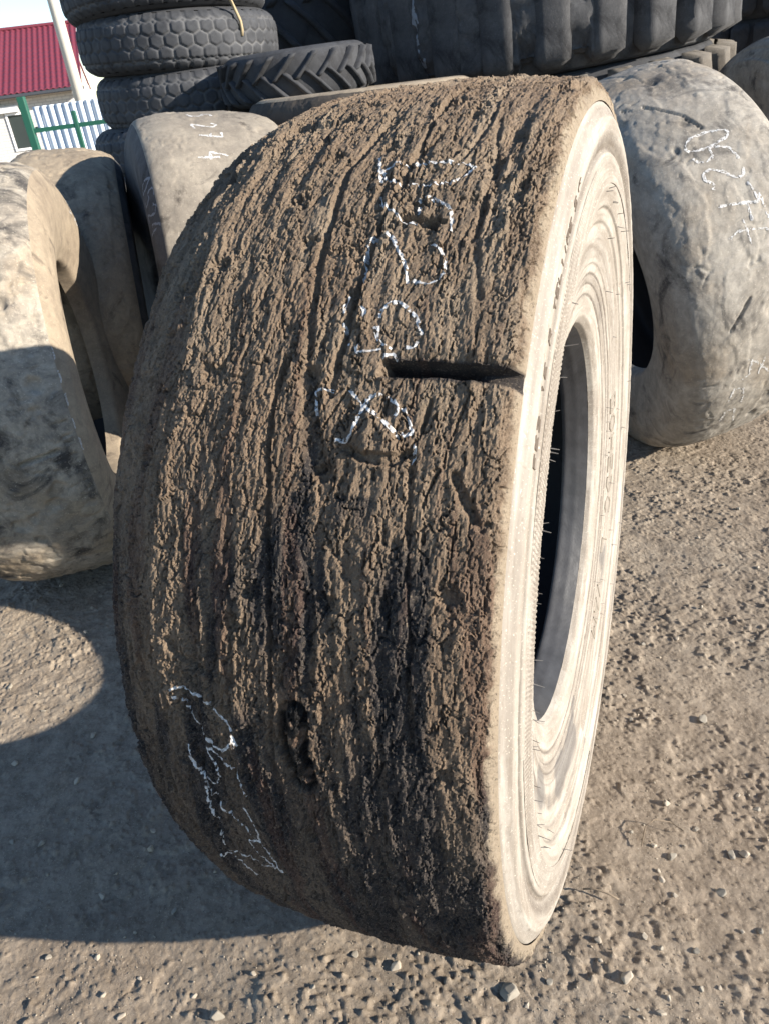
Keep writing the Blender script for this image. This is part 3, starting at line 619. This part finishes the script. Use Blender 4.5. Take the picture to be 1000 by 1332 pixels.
# ------------------------------------------------------------------ piles of dark tyres behind
def lying_tyre(name, label, cx, cy, z, R, W, hfun, step, mat, side_mat, rh, rot=0, ke=.93, group=None, tilt=(0, 0), attr=None, proto=None, cat='tyre', bulge=.02):
    if proto is None:
        root = empty(name)
        full = generic_profile(R, W, ke, rh, bulge)
        rj = ke*R-.012
        ia = np.argmax(full[:, 1] > rj); ib = len(full)-1-np.argmax(full[::-1, 1] > rj)
        T = np.linspace(0, 2*math.pi, int(2*math.pi*R/step), endpoint=False)
        at = {}
        def hh(TT, X, Rr):
            r = hfun(TT*R, X)
            if isinstance(r, tuple): at['groove'] = r[1]; r = r[0]
            return r
        prof = dense(full[ia:ib+1], step, 0)
        Patch(prof, T, hh, 0, True, W/2).obj('tread', mat, root, attrs=at)
        Patch(full[ib:], T[::3], None, 0, True, W/2).obj('sidewall', side_mat, root)
        Patch(full[:ia+1], T[::3], None, 0, True, W/2).obj('sidewall', side_mat, root)
        h = W/2
        lin = dense([(-h+.085, rh-.008), (-h+.045, .66*R), (-h+.03, .80*R), (-h+.05, .88*R), (0, .90*R), (h-.05, .88*R), (h-.03, .80*R), (h-.045, .66*R), (h-.085, rh-.008)], .02, 0)
        Patch(lin, T[::6], None, 0, True, W/2).obj('inner_liner', M['liner'], root, flip=True)
    else:
        root = proto.copy(); COL.objects.link(root)
        for ch in proto.children:
            c = ch.copy(); COL.objects.link(c); c.parent = root
    root.location = (cx, cy, z); root.rotation_euler = (tilt[0], tilt[1], rot)
    tag(root, label, cat, group)
    return root
def hexh(U, X):
    n = 46; sx = 2*math.pi*.525/n; sy = sx*math.sqrt(3)
    px, py = U/sx, (X+.002*(vn(U*30, X*30, 3)-.5))/sx
    def d(a, b):
        a = a-np.round(a); b = (b-np.round(b/1.7320508)*1.7320508); return a, b
    a1, b1 = d(px, py); a2, b2 = d(px-.5, py-.8660254)
    m = (a1*a1+b1*b1) < (a2*a2+b2*b2); a = np.where(m, a1, a2); b = np.where(m, b1, b2)
    e = .5-np.maximum(np.abs(a), np.abs(a)*.5+np.abs(b)*.8660254)
    g = 1-ss(.045, .11, e); inside = ss(.128, .108, np.abs(X)); edge = 1-ss(.003, .008, np.abs(np.abs(X)-.095-.006*np.cos(U/sx*2*math.pi)))
    g = np.maximum(g*ss(.100, .090, np.abs(X)), edge)
    sh = ((np.abs(X) > .105)*(np.cos(U/sx*2*math.pi) > .55))*1.
    return -.0075*g*inside-.004*sh+.003*(fbm(U*9, X*20, 3, 600)-.5), np.clip(g*inside, 0, 1)*ss(.35, .55, fbm(U*6, X*9, 3, 605))
LEAN = R_(-3.2)
def leant(x0, y0, z): return (x0+math.sin(LEAN)*z, y0, z*math.cos(LEAN)+.03)
st = None
for k in range(9):
    z = .262*k; dx = [0, .02, -.01, .01, 0, .015, .012, -.012, -.015][k]; dy = [0, .01, -.02, .01, .02, 0, .01, -.01, -.04][k]
    lab = ['black truck tyre on the ground, bottom of the stack at upper left', 'black truck tyre second from the ground in the upper left stack', 'black truck tyre third from the ground in the upper left stack', 'black truck tyre fourth from the ground in the upper left stack', 'black truck tyre fifth from the ground in the upper left stack']+['black truck tyre of the upper left stack seen just above the taupe tyre', 'black hexagon-patterned truck tyre of the stack, directly level with the ribbed tractor tyre',
           'black hexagon-patterned truck tyre of the stack, second from the top', 'topmost black truck tyre of the stack beside the pale pole, cut by the picture edge']
    px, py, pz = leant(-.735+dx, 5.5+dy, z)
    r = lying_tyre('truck_tyre', lab[k], px, py, pz, .525, .262, hexh, .0055, M['stack'], M['black'], .30, rot=k*1.3, group='truck tyres stacked at upper left', tilt=(R_([0, 0, 0, 0, 0, 0, 0, .6, 1.5][k]), LEAN), proto=st)
    if k < 6: r.scale = (1.12, 1.12, 1); r.location.x -= .10 if k == 5 else .16
    if st is None: st = r

def lug_tyre(name, label, cx, cy, z, R, W, nl, lugs, mat, side_mat, lug_mat, rh, rot=0, tilt=(0, 0), group=None, carc=.0, seed=0):
    """carcass with every tread lug a part; lugs = function(bm, i) that shapes one lug round angle 0"""
    root = lying_tyre(name, label, cx, cy, z, R-carc, W, lambda U, X: .003*(fbm(U*6, X*6, 3, 640+seed)-.5), .02, mat, side_mat, rh, rot, .96, group, tilt)
    for n_, mk in enumerate(lugs):
        me = mk(); me.materials.append(lug_mat)
        for i in range(nl):
            o = bpy.data.objects.new('lug', me); COL.objects.link(o); o.parent = root
            o.rotation_euler = (0, 0, (i+.5*n_)*2*math.pi/nl)
            o.location = (0, 0, 0)
    return root
def bent_lug(R0, outline, height, seed=0, nx=10, taper=.012, rough=.006):
    """an outline in (u along the tread, v across it) raised off the carcass; given as two edge polylines"""
    def mk():
        lo, hi = [np.array(e, float) for e in outline]; n = nx
        def rs(e):
            d = np.r_[0, np.cumsum(np.hypot(*np.diff(e, axis=0).T))]; s = np.linspace(0, d[-1], n); return np.stack([np.interp(s, d, e[:, i]) for i in (0, 1)], 1)
        a, b = rs(lo), rs(hi); m = 7; V = []
        f = np.linspace(0, 1, m)
        for i in range(n):
            row = a[i]*(1-f[:, None])+b[i]*f[:, None]
            edge_u = np.minimum(f, 1-f)*np.linalg.norm(b[i]-a[i]); edge_v = min(i, n-1-i)/(n-1)
            hgt = height*np.clip(edge_u/taper, 0, 1)*(1 if 0 < i < n-1 else 0)
            hgt = np.maximum(hgt, -.01)+rough*(fbm(row[:, 0]*14+seed, row[:, 1]*14, 3, 660)-.5)*(hgt > .001)
            r = R0-.004+hgt; t = row[:, 0]/R0
            V.append(np.stack([r*np.cos(t), r*np.sin(t), row[:, 1]], 1))
        return mesh_from('lug', np.stack(V), grid_faces(n, m), True)
    return mk
# tractor tyre with V lugs lying across the tops of the taupe and the mottled tyre
W_ = .205; R0 = .40
lugA = bent_lug(R0, ([(.00, W_/2+.005), (.065, W_*.985)], [(0, 0), (0, 0)]), .03)
def vlug(R0, W, sgn, adv, th, hgt, seed=0):
    mid = W/2
    if sgn > 0: e0 = [(-.01, mid-.02), (adv*.5, mid+W*.20), (adv, W*.97)]
    else: e0 = [(-.01, mid+.02), (adv*.5, mid-W*.20), (adv, W*.03)]
    e1 = [(u+th, v) for u, v in e0]
    if sgn > 0: return bent_lug(R0, (e1, e0), hgt, seed, 14)
    return bent_lug(R0, (e0, e1), hgt, seed, 14)
lug_tyre('tractor_tyre', 'small black tractor tyre with V-shaped lugs lying behind the taupe tyre', -.15, 4.86, 1.645, .43, W_, 22, [vlug(R0, W_, 1, .11, .040, .028), vlug(R0, W_, -1, .11, .040, .028, 3)], M['black'], M['black'], M['black'], .30, rot=.4, tilt=(R_(0), R_(-1)), carc=.032)
lying_tyre('loader_tyre', 'brown mottled tyre with a pale sunlit upper edge under the small tractor tyre', .17, 4.48, 1.365, .60, .27, lambda U, X: hf_worn(520, 1.8)(U, X), .008, M['umber'], M['tan'], .34, rot=1.1, tilt=(R_(0), R_(1)))['category'] = 'tyre'  # tan sidewall puts the sunlit edge into the colour, against a darker umber tread
t0 = None
# broad tractor tyres stacked further back
for k, lab in enumerate(['broad dark tractor tyre, bottom of the pile behind the truck stack', 'broad dark tractor tyre, second from the ground behind the truck stack', 'broad dark tractor tyre, third from the ground behind the truck stack', 'broad dark tractor tyre, top of the pile between the truck stack and the giant tyre']):
    if t0 is None:
        t0 = lug_tyre('tractor_tyre', lab, -.22, 7.15, 0, .86, .62, 20, [vlug(.80, .62, 1, .30, .07, .045), vlug(.80, .62, -1, .30, .07, .045, 5)], M['black'], M['black'], M['black'], .42, rot=.2, carc=.06, group='broad tractor tyres piled at the back')
    else:
        r = t0.copy(); COL.objects.link(r); r['label'] = lab
        for ch in t0.children: c = ch.copy(); COL.objects.link(c); c.parent = r
        r.location = (-.22+.02*k, 7.15, .625*k); r.rotation_euler = (0, 0, .2+k*.9)
# giant tyres with block lugs
def blk(R0, W, v0, v1, wu, hgt, seed, skew=.0):
    return bent_lug(R0, ([(-wu*.22-skew, v0), (-wu*.44, v0+.05), (-wu/2+skew, v1-.03), (-wu/2+skew, v1)], [(wu*.22-skew, v0), (wu*.44, v0+.05), (wu/2+skew, v1-.03), (wu/2-.02+skew, v1)]), hgt, seed, 14, .02, .016)
gl = [('giant earthmover tyre lying flat on the ground, lowest of the pile behind', 0, 1.27, 'sand'), ('sandy giant tyre with square lugs, middle of the pile under the huge blue-grey tyre', .79, 1.24, 'sand'), ('huge blue-grey earthmover tyre with a chalk arrow, lying on top of the pile', 1.575, 1.27, 'block')]
for k, (lab, z, R1, mt) in enumerate(gl):
    W1 = .775 if k < 2 else .95; R0 = R1-.06
    n = 25 if k == 2 else 27
    if k < 2: lg = [blk(R0-.04, W1, .02, .36, .18, .10, k*5, .02), blk(R0-.04, W1, .40, .765, .165, .11, k*5+2, -.05)]
    else: lg = [blk(R0-.03, W1, .012, .93, .272, .100, 9, .008)]
    px, py, pz = leant(1.62, 6.22, z)
    r = lug_tyre('earthmover_tyre', lab, px, py, pz, R1, W1, n, lg, M['black' if k < 2 else mt], M['black'], M[mt], .62, rot=k*.37 if k < 2 else 0, tilt=(0, LEAN), carc=.085 if k == 2 else .10, seed=k*4, group=None)
    if k == 2:
        # smooth worn centre belt above the lugs
        top = r
        prof = dense([(-.44, R0+.01), (-.40, R0+.055), (.40, R0+.060), (.44, R0+.02)], .02, 0)
        T = np.linspace(R_(-205), R_(-118), 240)+math.pi*2-math.pi/2*0
        T = np.linspace(R_(175), R_(243), 200)
        pb = Patch(prof, T, lambda a, b, q: (.018*(fbm(a*9, b*9, 4, 690)-.5)-.010*ss(.60, .66, fbm(a*14, b*16, 3, 694)))*1.-.05*ss(.24, .40, -b+.12*(fbm(a*7, b*2, 2, 699)-.5))*ss(.5, .56, fbm(a*9.0, b*.5, 2, 698)), 0, True, W1/2)
        pb.obj('tread', M['block'], r, wrap=False)
        arrow_patch = pb
        ar = [[(3.14, .25), (3.14, -.10)], [(3.14, -.16), (3.155, -.08)], [(3.14, -.16), (3.12, -.08)], [(3.14, .17), (3.155, .10)], [(3.14, .17), (3.12, .10)], [(3.14, -.10), (3.14, -.16)]]
        ARW = (pb, ar, r)
giant2 = None
for k, lab in enumerate(['dark giant tyre on the ground in the far right pile', 'dark giant tyre second in the far right pile', 'dark giant tyre at the top of the far right pile']):
    if giant2 is None: giant2 = lug_tyre('earthmover_tyre', lab, 4.35, 7.5, 0, 1.15, .85, 34, [blk(1.10, .85, .02, .40, .16, .05, 31), blk(1.10, .85, .45, .83, .16, .05, 37)], M['black'], M['black'], M['black'], .60, carc=.05, group='dark giant tyres piled at far right')
    else:
        r = giant2.copy(); COL.objects.link(r); r['label'] = lab
        for ch in giant2.children: c = ch.copy(); COL.objects.link(c); c.parent = r
        r.location = (4.35, 7.5, .86*k); r.rotation_euler = (0, 0, k*.5)
pb, ar, r = ARW
a0 = math.atan2(-.94, -.84)+2*math.pi   # where the arrow faces, as an angle of the sweep
chalk(pb, [[(a0+u-3.14, v-.2) for u, v in st_] for st_ in ar], .016, M['chalkdim'], r, 'chalk_arrow', seed=31, gap=.2, off=.003, step=.004)

# ------------------------------------------------------------------ straw rope, pole, fence, house
def tube(name, pts, rad, mat, parent=None, n=6):
    bm = bmesh.new(); rings = []
    pts = [Vector(p) for p in pts]
    for i, p in enumerate(pts):
        d = (pts[min(i+1, len(pts)-1)]-pts[max(i-1, 0)]).normalized(); a = d.orthogonal().normalized(); b = d.cross(a)
        rings.append([bm.verts.new(p+(a*math.cos(2*math.pi*k/n)+b*math.sin(2*math.pi*k/n))*rad) for k in range(n)])
    for r1, r2 in zip(rings[:-1], rings[1:]):
        for k in range(n): bm.faces.new((r1[k], r1[(k+1) % n], r2[(k+1) % n], r2[k]))
    bm.faces.new(rings[0][::-1]); bm.faces.new(rings[-1])
    return link(name, bm_mesh(name, bm, True), mat, parent)
M['straw'] = mat_simple('straw_rope', (.42, .33, .20), .85, .25, 40)
tag(tube('rope', [(-.60, 5.12, 2.19), (-.50, 4.995, 2.20), (-.455, 5.035, 2.135), (-.440, 5.05, 2.09), (-.425, 5.06, 2.04), (-.424, 5.068, 2.00), (-.43, 5.07, 1.97)], .009, M['straw']), 'short straw-coloured rope end hanging over the stacked truck tyres', 'rope')
M['cream'] = mat_simple('cream_painted_concrete', (.62, .58, .50), .8, .08, 3)
M['pane'] = mat_simple('dark_window_glass', (.035, .045, .045), .15, .2, 1)
M['white'] = mat_simple('white_plastic_frame', (.80, .80, .80), .5, .03, 5)
M['green'] = mat_simple('green_painted_steel', (.020, .105, .070), .5, .15, 8)
M['zinc'] = mat_simple('zinc_corrugated_sheet', (.56, .62, .68), .45, .10, 2)
M['gutter'] = mat_simple('dark_gutter', (.05, .055, .065), .5, .1, 3)
M['plaster'] = mat_simple('beige_plaster', (.58, .52, .44), .9, .08, 3)
def mat_brick():
    m, t, b = newmat('white_brick'); n = NB(t)
    bk = t.nodes.new('ShaderNodeTexBrick'); v = t.nodes.new('ShaderNodeTexCoord'); mp = t.nodes.new('ShaderNodeMapping'); mp.inputs['Rotation'].default_value = (math.pi/2, 0, 0)
    t.links.new(v.outputs['Object'], mp.inputs[0]); t.links.new(mp.outputs[0], bk.inputs[0])
    bk.inputs['Color1'].default_value = (.62, .60, .57, 1); bk.inputs['Color2'].default_value = (.54, .52, .50, 1); bk.inputs['Mortar'].default_value = (.36, .35, .34, 1)
    bk.inputs['Scale'].default_value = 1; bk.inputs['Brick Width'].default_value = .26; bk.inputs['Row Height'].default_value = .09; bk.inputs['Mortar Size'].default_value = .009
    t.links.new(bk.outputs[0], b.inputs['Base Color']); b.inputs['Roughness'].default_value = .9
    return m
M['brick'] = mat_brick()
M['roof'] = mat_simple('crimson_metal_roof', (.155, .030, .048), .6, .12, 1.5)
def build_house():
    h = empty('house', (-12.15, 29.2, 0), 'low white brick house with a crimson metal tile roof', 'house')
    h.rotation_euler = (0, 0, R_(11))
    bm = bmesh.new(); X0, X1 = -9.0, 3.75; ze = 2.36; D = 9.0; zr = 4.45
    wx0, wx1, wz0, wz1 = 1.52, 2.08, .72, 1.72
    for (a, b_, c, d) in ((X0, wx0, -.6, ze+.1), (wx1, X1, -.6, ze+.1), (wx0, wx1, -.6, wz0), (wx0, wx1, wz1, ze+.1)): box(bm, a, b_, 0, .3, c, d)
    link('front_wall', bm_mesh('front_wall', bm), M['brick'], h)
    for xg in (X0, X1-.25):
        bm = bmesh.new(); pr = [(0.31, -.6), (D-.31, -.6), (D-.31, ze+.05), (D/2, zr-.2), (0.31, ze+.05)]
        a = [bm.verts.new((xg, y, z)) for y, z in pr]; b_ = [bm.verts.new((xg+.25, y, z)) for y, z in pr]
        bm.faces.new(a[::-1]); bm.faces.new(b_)
        for i in range(5): bm.faces.new((a[i], a[(i+1) % 5], b_[(i+1) % 5], b_[i]))
        bmesh.ops.recalc_face_normals(bm, faces=bm.faces[:])
        link('gable_wall', bm_mesh('gable_wall', bm), M['plaster'], h)
    bm = bmesh.new(); box(bm, X0, X1, D-.3, D, -.6, ze+.1); link('back_wall', bm_mesh('back_wall', bm), M['brick'], h)
    # tile-formed sheet roof: waves across, steps down the slope
    for sgn in (1, -1):
        nx, ny = 400, 150; x = np.linspace(X0-.4, X1+(.40 if sgn > 0 else .02), nx); s_ = np.linspace(0, 1, ny)
        XX, SS = np.meshgrid(x, s_, indexing='ij'); L = math.hypot(D/2+.45, zr-ze)
        stp = (SS*L/.35) % 1
        Z = ze-.02+(zr-ze)*SS+.022*np.cos(XX*2*math.pi/.19)-.030*stp
        Y = -.45+(D/2+.45)*SS
        if sgn < 0: Y = D-Y
        V = np.stack([XX, Y, Z], -1)
        o = link('roof', mesh_from('roof', V, grid_faces(nx, ny)[:, ::(-1 if sgn > 0 else 1)], False), M['roof'], h)
        md = o.modifiers.new('s', 'SOLIDIFY'); md.thickness = .03
    bm = bmesh.new(); box(bm, X0-.42, X1+.46, -.60, -.46, ze-.16, ze-.06, .02); link('gutter', bm_mesh('gutter', bm), M['gutter'], h)
    bm = bmesh.new(); box(bm, X0-.4, X1+.4, -.44, -.003, ze-.18, ze-.13); link('soffit', bm_mesh('soffit', bm), M['plaster'], h)
    bm = bmesh.new(); box(bm, X0-.4, X1+.45, D/2-.1, D/2+.1, zr-.06, zr+.05, .03); link('ridge_cap', bm_mesh('ridge_cap', bm), M['roof'], h)
    wn = bm = bmesh.new()
    for (a, b_, c, d) in ((wx0-.06, wx1+.06, wz1, wz1+.07), (wx0-.06, wx1+.06, wz0-.07, wz0), (wx0-.06, wx0, wz0, wz1), (wx1, wx1+.06, wz0, wz1)): box(bm, a, b_, -.05, .1, c, d)
    wo_ = link('window', bm_mesh('window', bm), M['white'], h)
    bm = bmesh.new(); box(bm, wx0+.001, wx1-.001, .03, .05, wz0+.001, wz1-.001); link('pane', bm_mesh('pane', bm), M['pane'], wo_)
    bm = bmesh.new(); box(bm, 1.05, 1.95, -.22, -.004, 1.80, 2.0, .02); link('window_shutter_box', bm_mesh('window_shutter_box', bm), M['white'], h)
build_house()
def build_pole():
    bm = bmesh.new(); r = bmesh.ops.create_cone(bm, cap_ends=True, segments=20, radius1=.105, radius2=.075, depth=8); bmesh.ops.translate(bm, verts=r['verts'], vec=(0, 0, 4))
    p = empty('utility_pole', (-4.42, 16, 0), 'pale concrete pole rising beside the crimson roof', 'pole')
    link('shaft', bm_mesh('shaft', bm, True), M['cream'], p)
    bm = bmesh.new(); box(bm, -.9, .9, -.05, .05, 7.3, 7.42, .01); link('crossarm', bm_mesh('crossarm', bm), M['gutter'], p)
build_pole()
def build_fence():
    f = empty('fence', (-3.93, 12.6, 0), 'corrugated grey sheet fence below the house eave', 'fence')
    w_ = 1.14; n = 100
    sheet = None
    for k in range(2):
        x = np.linspace(0, w_, n); z = np.array([0., 1.82]); X, Z = np.meshgrid(x, z, indexing='ij'); Y = .022*np.cos(X*2*math.pi/.105)
        V = np.stack([X, Y, Z], -1)
        if sheet is None: sheet = mesh_from('corrugated_sheet', V, grid_faces(n, 2), True)
        o = link('corrugated_sheet', sheet, M['zinc'], f); o.location = (-.25+k*(w_-.06), .004*k, -.02+.03*k)
        md = o.modifiers.new('s', 'SOLIDIFY'); md.thickness = .003
    for z in (.5, 1.5):
        bm = bmesh.new(); box(bm, -.3, 2.1, .03, .07, z, z+.05); link('rail', bm_mesh('rail', bm), M['green'], f)
    g = empty('gate_frame', (-3.40, 10, 0), 'green steel post and rail frame standing before the corrugated fence', 'frame')
    bm = bmesh.new(); box(bm, -.045, .035, -.04, .04, 0, 1.90, .005); link('post', bm_mesh('post', bm), M['green'], g)
    bm = bmesh.new(); box(bm, .50, .545, -.025, .025, 0, 1.70, .004); link('post', bm_mesh('post', bm), M['green'], g)
    bm = bmesh.new(); box(bm, .036, .499, -.02, .02, 1.53, 1.575); link('rail', bm_mesh('rail', bm), M['green'], g)
    bm = bmesh.new(); box(bm, .546, .95, -.02, .02, 1.53, 1.575); link('rail', bm_mesh('rail', bm), M['green'], g)
    bm = bmesh.new(); box(bm, .036, .95, -.02, .02, .45, .49); link('rail', bm_mesh('rail', bm), M['green'], g)
build_fence()

# ------------------------------------------------------------------ stones and gravel
def hull_mesh(name, seed, flat=.65, n=14):
    rnd = random.Random(seed); bm = bmesh.new()
    for i in range(n):
        v = Vector((rnd.gauss(0, 1), rnd.gauss(0, 1), rnd.gauss(0, 1))).normalized()*rnd.uniform(.8, 1.05); bm.verts.new((v.x, v.y*.8, v.z*flat))
    r = bmesh.ops.convex_hull(bm, input=bm.verts)
    bmesh.ops.delete(bm, geom=[g for g in r['geom_interior'] if isinstance(g, bmesh.types.BMVert)], context='VERTS')
    bmesh.ops.bevel(bm, geom=bm.edges[:], offset=.06, segments=1, affect='EDGES')
    bmesh.ops.triangulate(bm, faces=bm.faces[:])
    return bm
M['stone'] = mat_simple('pale_stone', (.38, .325, .255), .9, .25, 60, .001)
M['grit'] = mat_simple('grit', (.33, .28, .215), .95, .25, 9)
M['stone2'] = mat_simple('grey_stone', (.27, .24, .195), .9, .25, 60, .001)
def gz(x, y): return float(ground_h(np.array([x]), np.array([y]))[0])
smesh = [bm_mesh('stone', hull_mesh('stone', k)) for k in range(8)]
for k, me in enumerate(smesh): me.materials.append(M['stone' if k % 3 else 'stone2'])

STONES = [(0.842, 1.592, 0.0247),(0.629, 1.318, 0.0181),(0.553, 1.205, 0.0134),(0.585, 1.169, 0.0188),(0.539, 1.138, 0.0111),(0.538, 1.114, 0.0147),(0.727, 1.156, 0.0168),(0.756, 1.154, 0.0224),(0.659, 1.065, 0.0179),(0.553, 1.07, 0.0125),(0.449, 0.983, 0.0137),(0.474, 0.955, 0.0136),(0.346, 0.985, 0.0172),(0.336, 0.943, 0.0101),(0.548, 0.94, 0.0151),(0.381, 0.901, 0.0264),(0.217, 0.913, 0.0149),(0.159, 0.873, 0.0097),(0.427, 0.824, 0.0126),(0.525, 0.86, 0.0113),(0.564, 0.86, 0.0097),(0.453, 0.851, 0.0096),(0.704, 0.966, 0.0136),(0.664, 0.971, 0.0103),(0.643, 1.632, 0.0137),(0.686, 1.624, 0.0114),(0.657, 1.727, 0.0118),(0.792, 1.943, 0.0128),(0.907, 1.947, 0.0153),(1.33, 2.259, 0.0113),(1.223, 2.305, 0.0115),(-0.11, 0.989, 0.019),(-0.201, 1.032, 0.0158),(-1.254, 1.781, 0.0193),(-1.023, 1.666, 0.0185),(-1.063, 1.459, 0.0171),(-0.747, 1.394, 0.0207),(-0.853, 1.279, 0.0158),(-1.405, 2.159, 0.0192),(-1.197, 2.411, 0.0178),(-1.239, 2.014, 0.0131),(-0.823, 1.115, 0.0128),(-0.784, 1.022, 0.014),(-0.509, 0.938, 0.0235),(-0.705, 1.05, 0.0107),(-0.571, 0.995, 0.0121),(-0.946, 1.132, 0.0129),(-0.434, 1.019, 0.0105),(-0.296, 0.967, 0.0102),(-1.028, 1.863, 0.0199),(1.269, 2.856, 0.0167),(1.451, 2.67, 0.0159),(1.124, 2.569, 0.0124),(1.043, 2.074, 0.0106),(-1.571, 2.787, 0.0164),(-1.402, 2.776, 0.0196),(1.13, 1.888, 0.0125),(0.673, 1.238, 0.0136),(0.819, 1.321, 0.0101),(0.511, 1.251, 0.0097)]
LAB = {0: 'pale stone with a long shadow right of the tyre, level with its lower rim', 7: 'larger of two pale stones side by side near the right edge', 15: 'biggest rounded stone near the bottom edge, right of the tyre foot',
       31: 'rounded pale stone at the shadow edge below the tyre tread', 38: 'stone in shade at the foot of the cream tyre at left edge', 43: 'pale wedge-shaped stone at the bottom edge left of the tyre',
       33: 'smooth stone lying in the tyre shadow at the left edge', 36: 'flat grey stone in the middle of the tyre shadow', 50: 'small stone on the dirt just below the grey leaning tyre'}
rnd = random.Random(11)
for k, (x, y, d) in enumerate(STONES):
    o = link('stone', smesh[k % 8]); r = d*.76
    o.location = (x, y, gz(x, y)+r*.32); o.scale = (r*rnd.uniform(.85, 1.25), r*rnd.uniform(.8, 1.1), r*rnd.uniform(.8, 1.05))
    o.rotation_euler = (rnd.uniform(-.4, .4), rnd.uniform(-.4, .4), rnd.uniform(0, 6.28))
    if k in LAB: tag(o, LAB[k], 'stone')
    elif x > .1: tag(o, 'small pale stone scattered on the sunlit dirt right of the tyre', 'stone', 'small stones on the sunlit dirt at right')
    elif y < 1.16: tag(o, 'small pale stone on the sunlit dirt in front of the tyre shadow', 'stone', 'small stones in front of the shadow')
    else: tag(o, 'small grey stone lying left of the big tyre around its shadow', 'stone', 'small stones left of the big tyre')
# gravel too small to count
def gravel():
    rs = np.random.default_rng(5); tm = []
    for k in range(5):
        me = bm_mesh('g', hull_mesh('g', 50+k, .6, 9) if False else _small(60+k)); V = np.array([v.co[:] for v in me.vertices]); F = np.array([p.vertices[:] for p in me.polygons]); tm.append((V, F)); bpy.data.meshes.remove(me)
    n = 34000
    x = rs.uniform(-1.75, 2.1, n); y = .65+2.9*rs.random(n)**1.2
    keep = fbm(x*3, y*3, 3, 80) > rs.uniform(.25, .60, n)
    x, y = x[keep], y[keep]; z = ground_h(x, y); sz = .0010+.0024*rs.random(len(x))**2.2+.0040*(rs.random(len(x)) > .975)*rs.random(len(x))
    VV = []; FF = []; b = 0
    for i in range(len(x)):
        V, F = tm[i % 5]; a = rs.random()*6.28; c_, s_ = math.cos(a), math.sin(a); q = V*sz[i]
        VV.append(np.stack([q[:, 0]*c_-q[:, 1]*s_+x[i], q[:, 0]*s_+q[:, 1]*c_+y[i], q[:, 2]+z[i]+sz[i]*.25], 1)); FF.append(F+b); b += len(V)
    tag(link('gravel', mesh_from('gravel', np.concatenate(VV), np.concatenate(FF), False), M['grit']), 'fine loose grit scattered over the dirt', 'gravel', kind='stuff')
def _small(seed):
    rnd = random.Random(seed); bm = bmesh.new()
    for i in range(9):
        v = Vector((rnd.gauss(0, 1), rnd.gauss(0, 1), rnd.gauss(0, 1))).normalized(); bm.verts.new((v.x, v.y*.8, v.z*.6))
    bmesh.ops.convex_hull(bm, input=bm.verts); bmesh.ops.triangulate(bm, faces=bm.faces[:]); return bm
gravel()
rs2 = random.Random(77)
for k in range(46):
    if k < 30: x, y = rs2.uniform(.35, 1.5), rs2.uniform(.82, 2.6)
    else: x, y = rs2.uniform(-1.5, -.35), rs2.uniform(.85, 2.6)
    if abs((x-.13)*.91-(y-1.5)*.41) < .45: continue
    r = rs2.choice([.0045, .006, .006, .008, .010]); o = link('stone', smesh[k % 8]); o.location = (x, y, gz(x, y)+r*.3); o.scale = (r*rs2.uniform(.9, 1.4), r, r*rs2.uniform(.7, 1)); o.rotation_euler = (rs2.uniform(-.4, .4), 0, rs2.uniform(0, 6.28))
    if x > .1: tag(o, 'small pale stone scattered on the sunlit dirt right of the tyre', 'stone', 'small stones on the sunlit dirt at right')
    elif y < 1.16: tag(o, 'small pale stone on the sunlit dirt in front of the tyre shadow', 'stone', 'small stones in front of the shadow')
    else: tag(o, 'small grey stone lying left of the big tyre around its shadow', 'stone', 'small stones left of the big tyre')
def wedge_stone():
    bm = bmesh.new()
    for v in ((-.020, -.016, 0), (.016, -.018, 0), (.022, .006, 0), (.002, .024, 0), (-.022, .010, 0), (-.012, -.012, .016), (.010, -.010, .020), (.012, .006, .016), (-.010, .010, .012), (.0, .016, .008)): bm.verts.new(v)
    bmesh.ops.convex_hull(bm, input=bm.verts); bmesh.ops.bevel(bm, geom=bm.edges[:], offset=.0018, segments=1, affect='EDGES')
    o = link('stone', bm_mesh('stone', bm), M['stone2']); o.location = (.128, .905, gz(.128, .905)-.001); o.rotation_euler = (0, .1, .5)
    tag(o, 'angular grey stone right under the front bottom edge of the big tyre', 'stone')
wedge_stone()
M['twig'] = mat_simple('dry_twig', (.22, .17, .12), .9, .2, 60)
tag(tube('twig', [(.345, 1.105, .012), (.37, 1.10, .016), (.40, 1.085, .012), (.42, 1.07, .008)], .0022, M['twig']), 'thin dry twig lying beside the foot of the big tyre', 'twig')
tag(tube('wire', [(.520, 1.20, .006), (.545, 1.245, .016), (.575, 1.26, .018), (.61, 1.25, .014), (.635, 1.225, .006)], .0016, M['twig']), 'curved bit of pale wire on the dirt right of the tyre', 'wire')
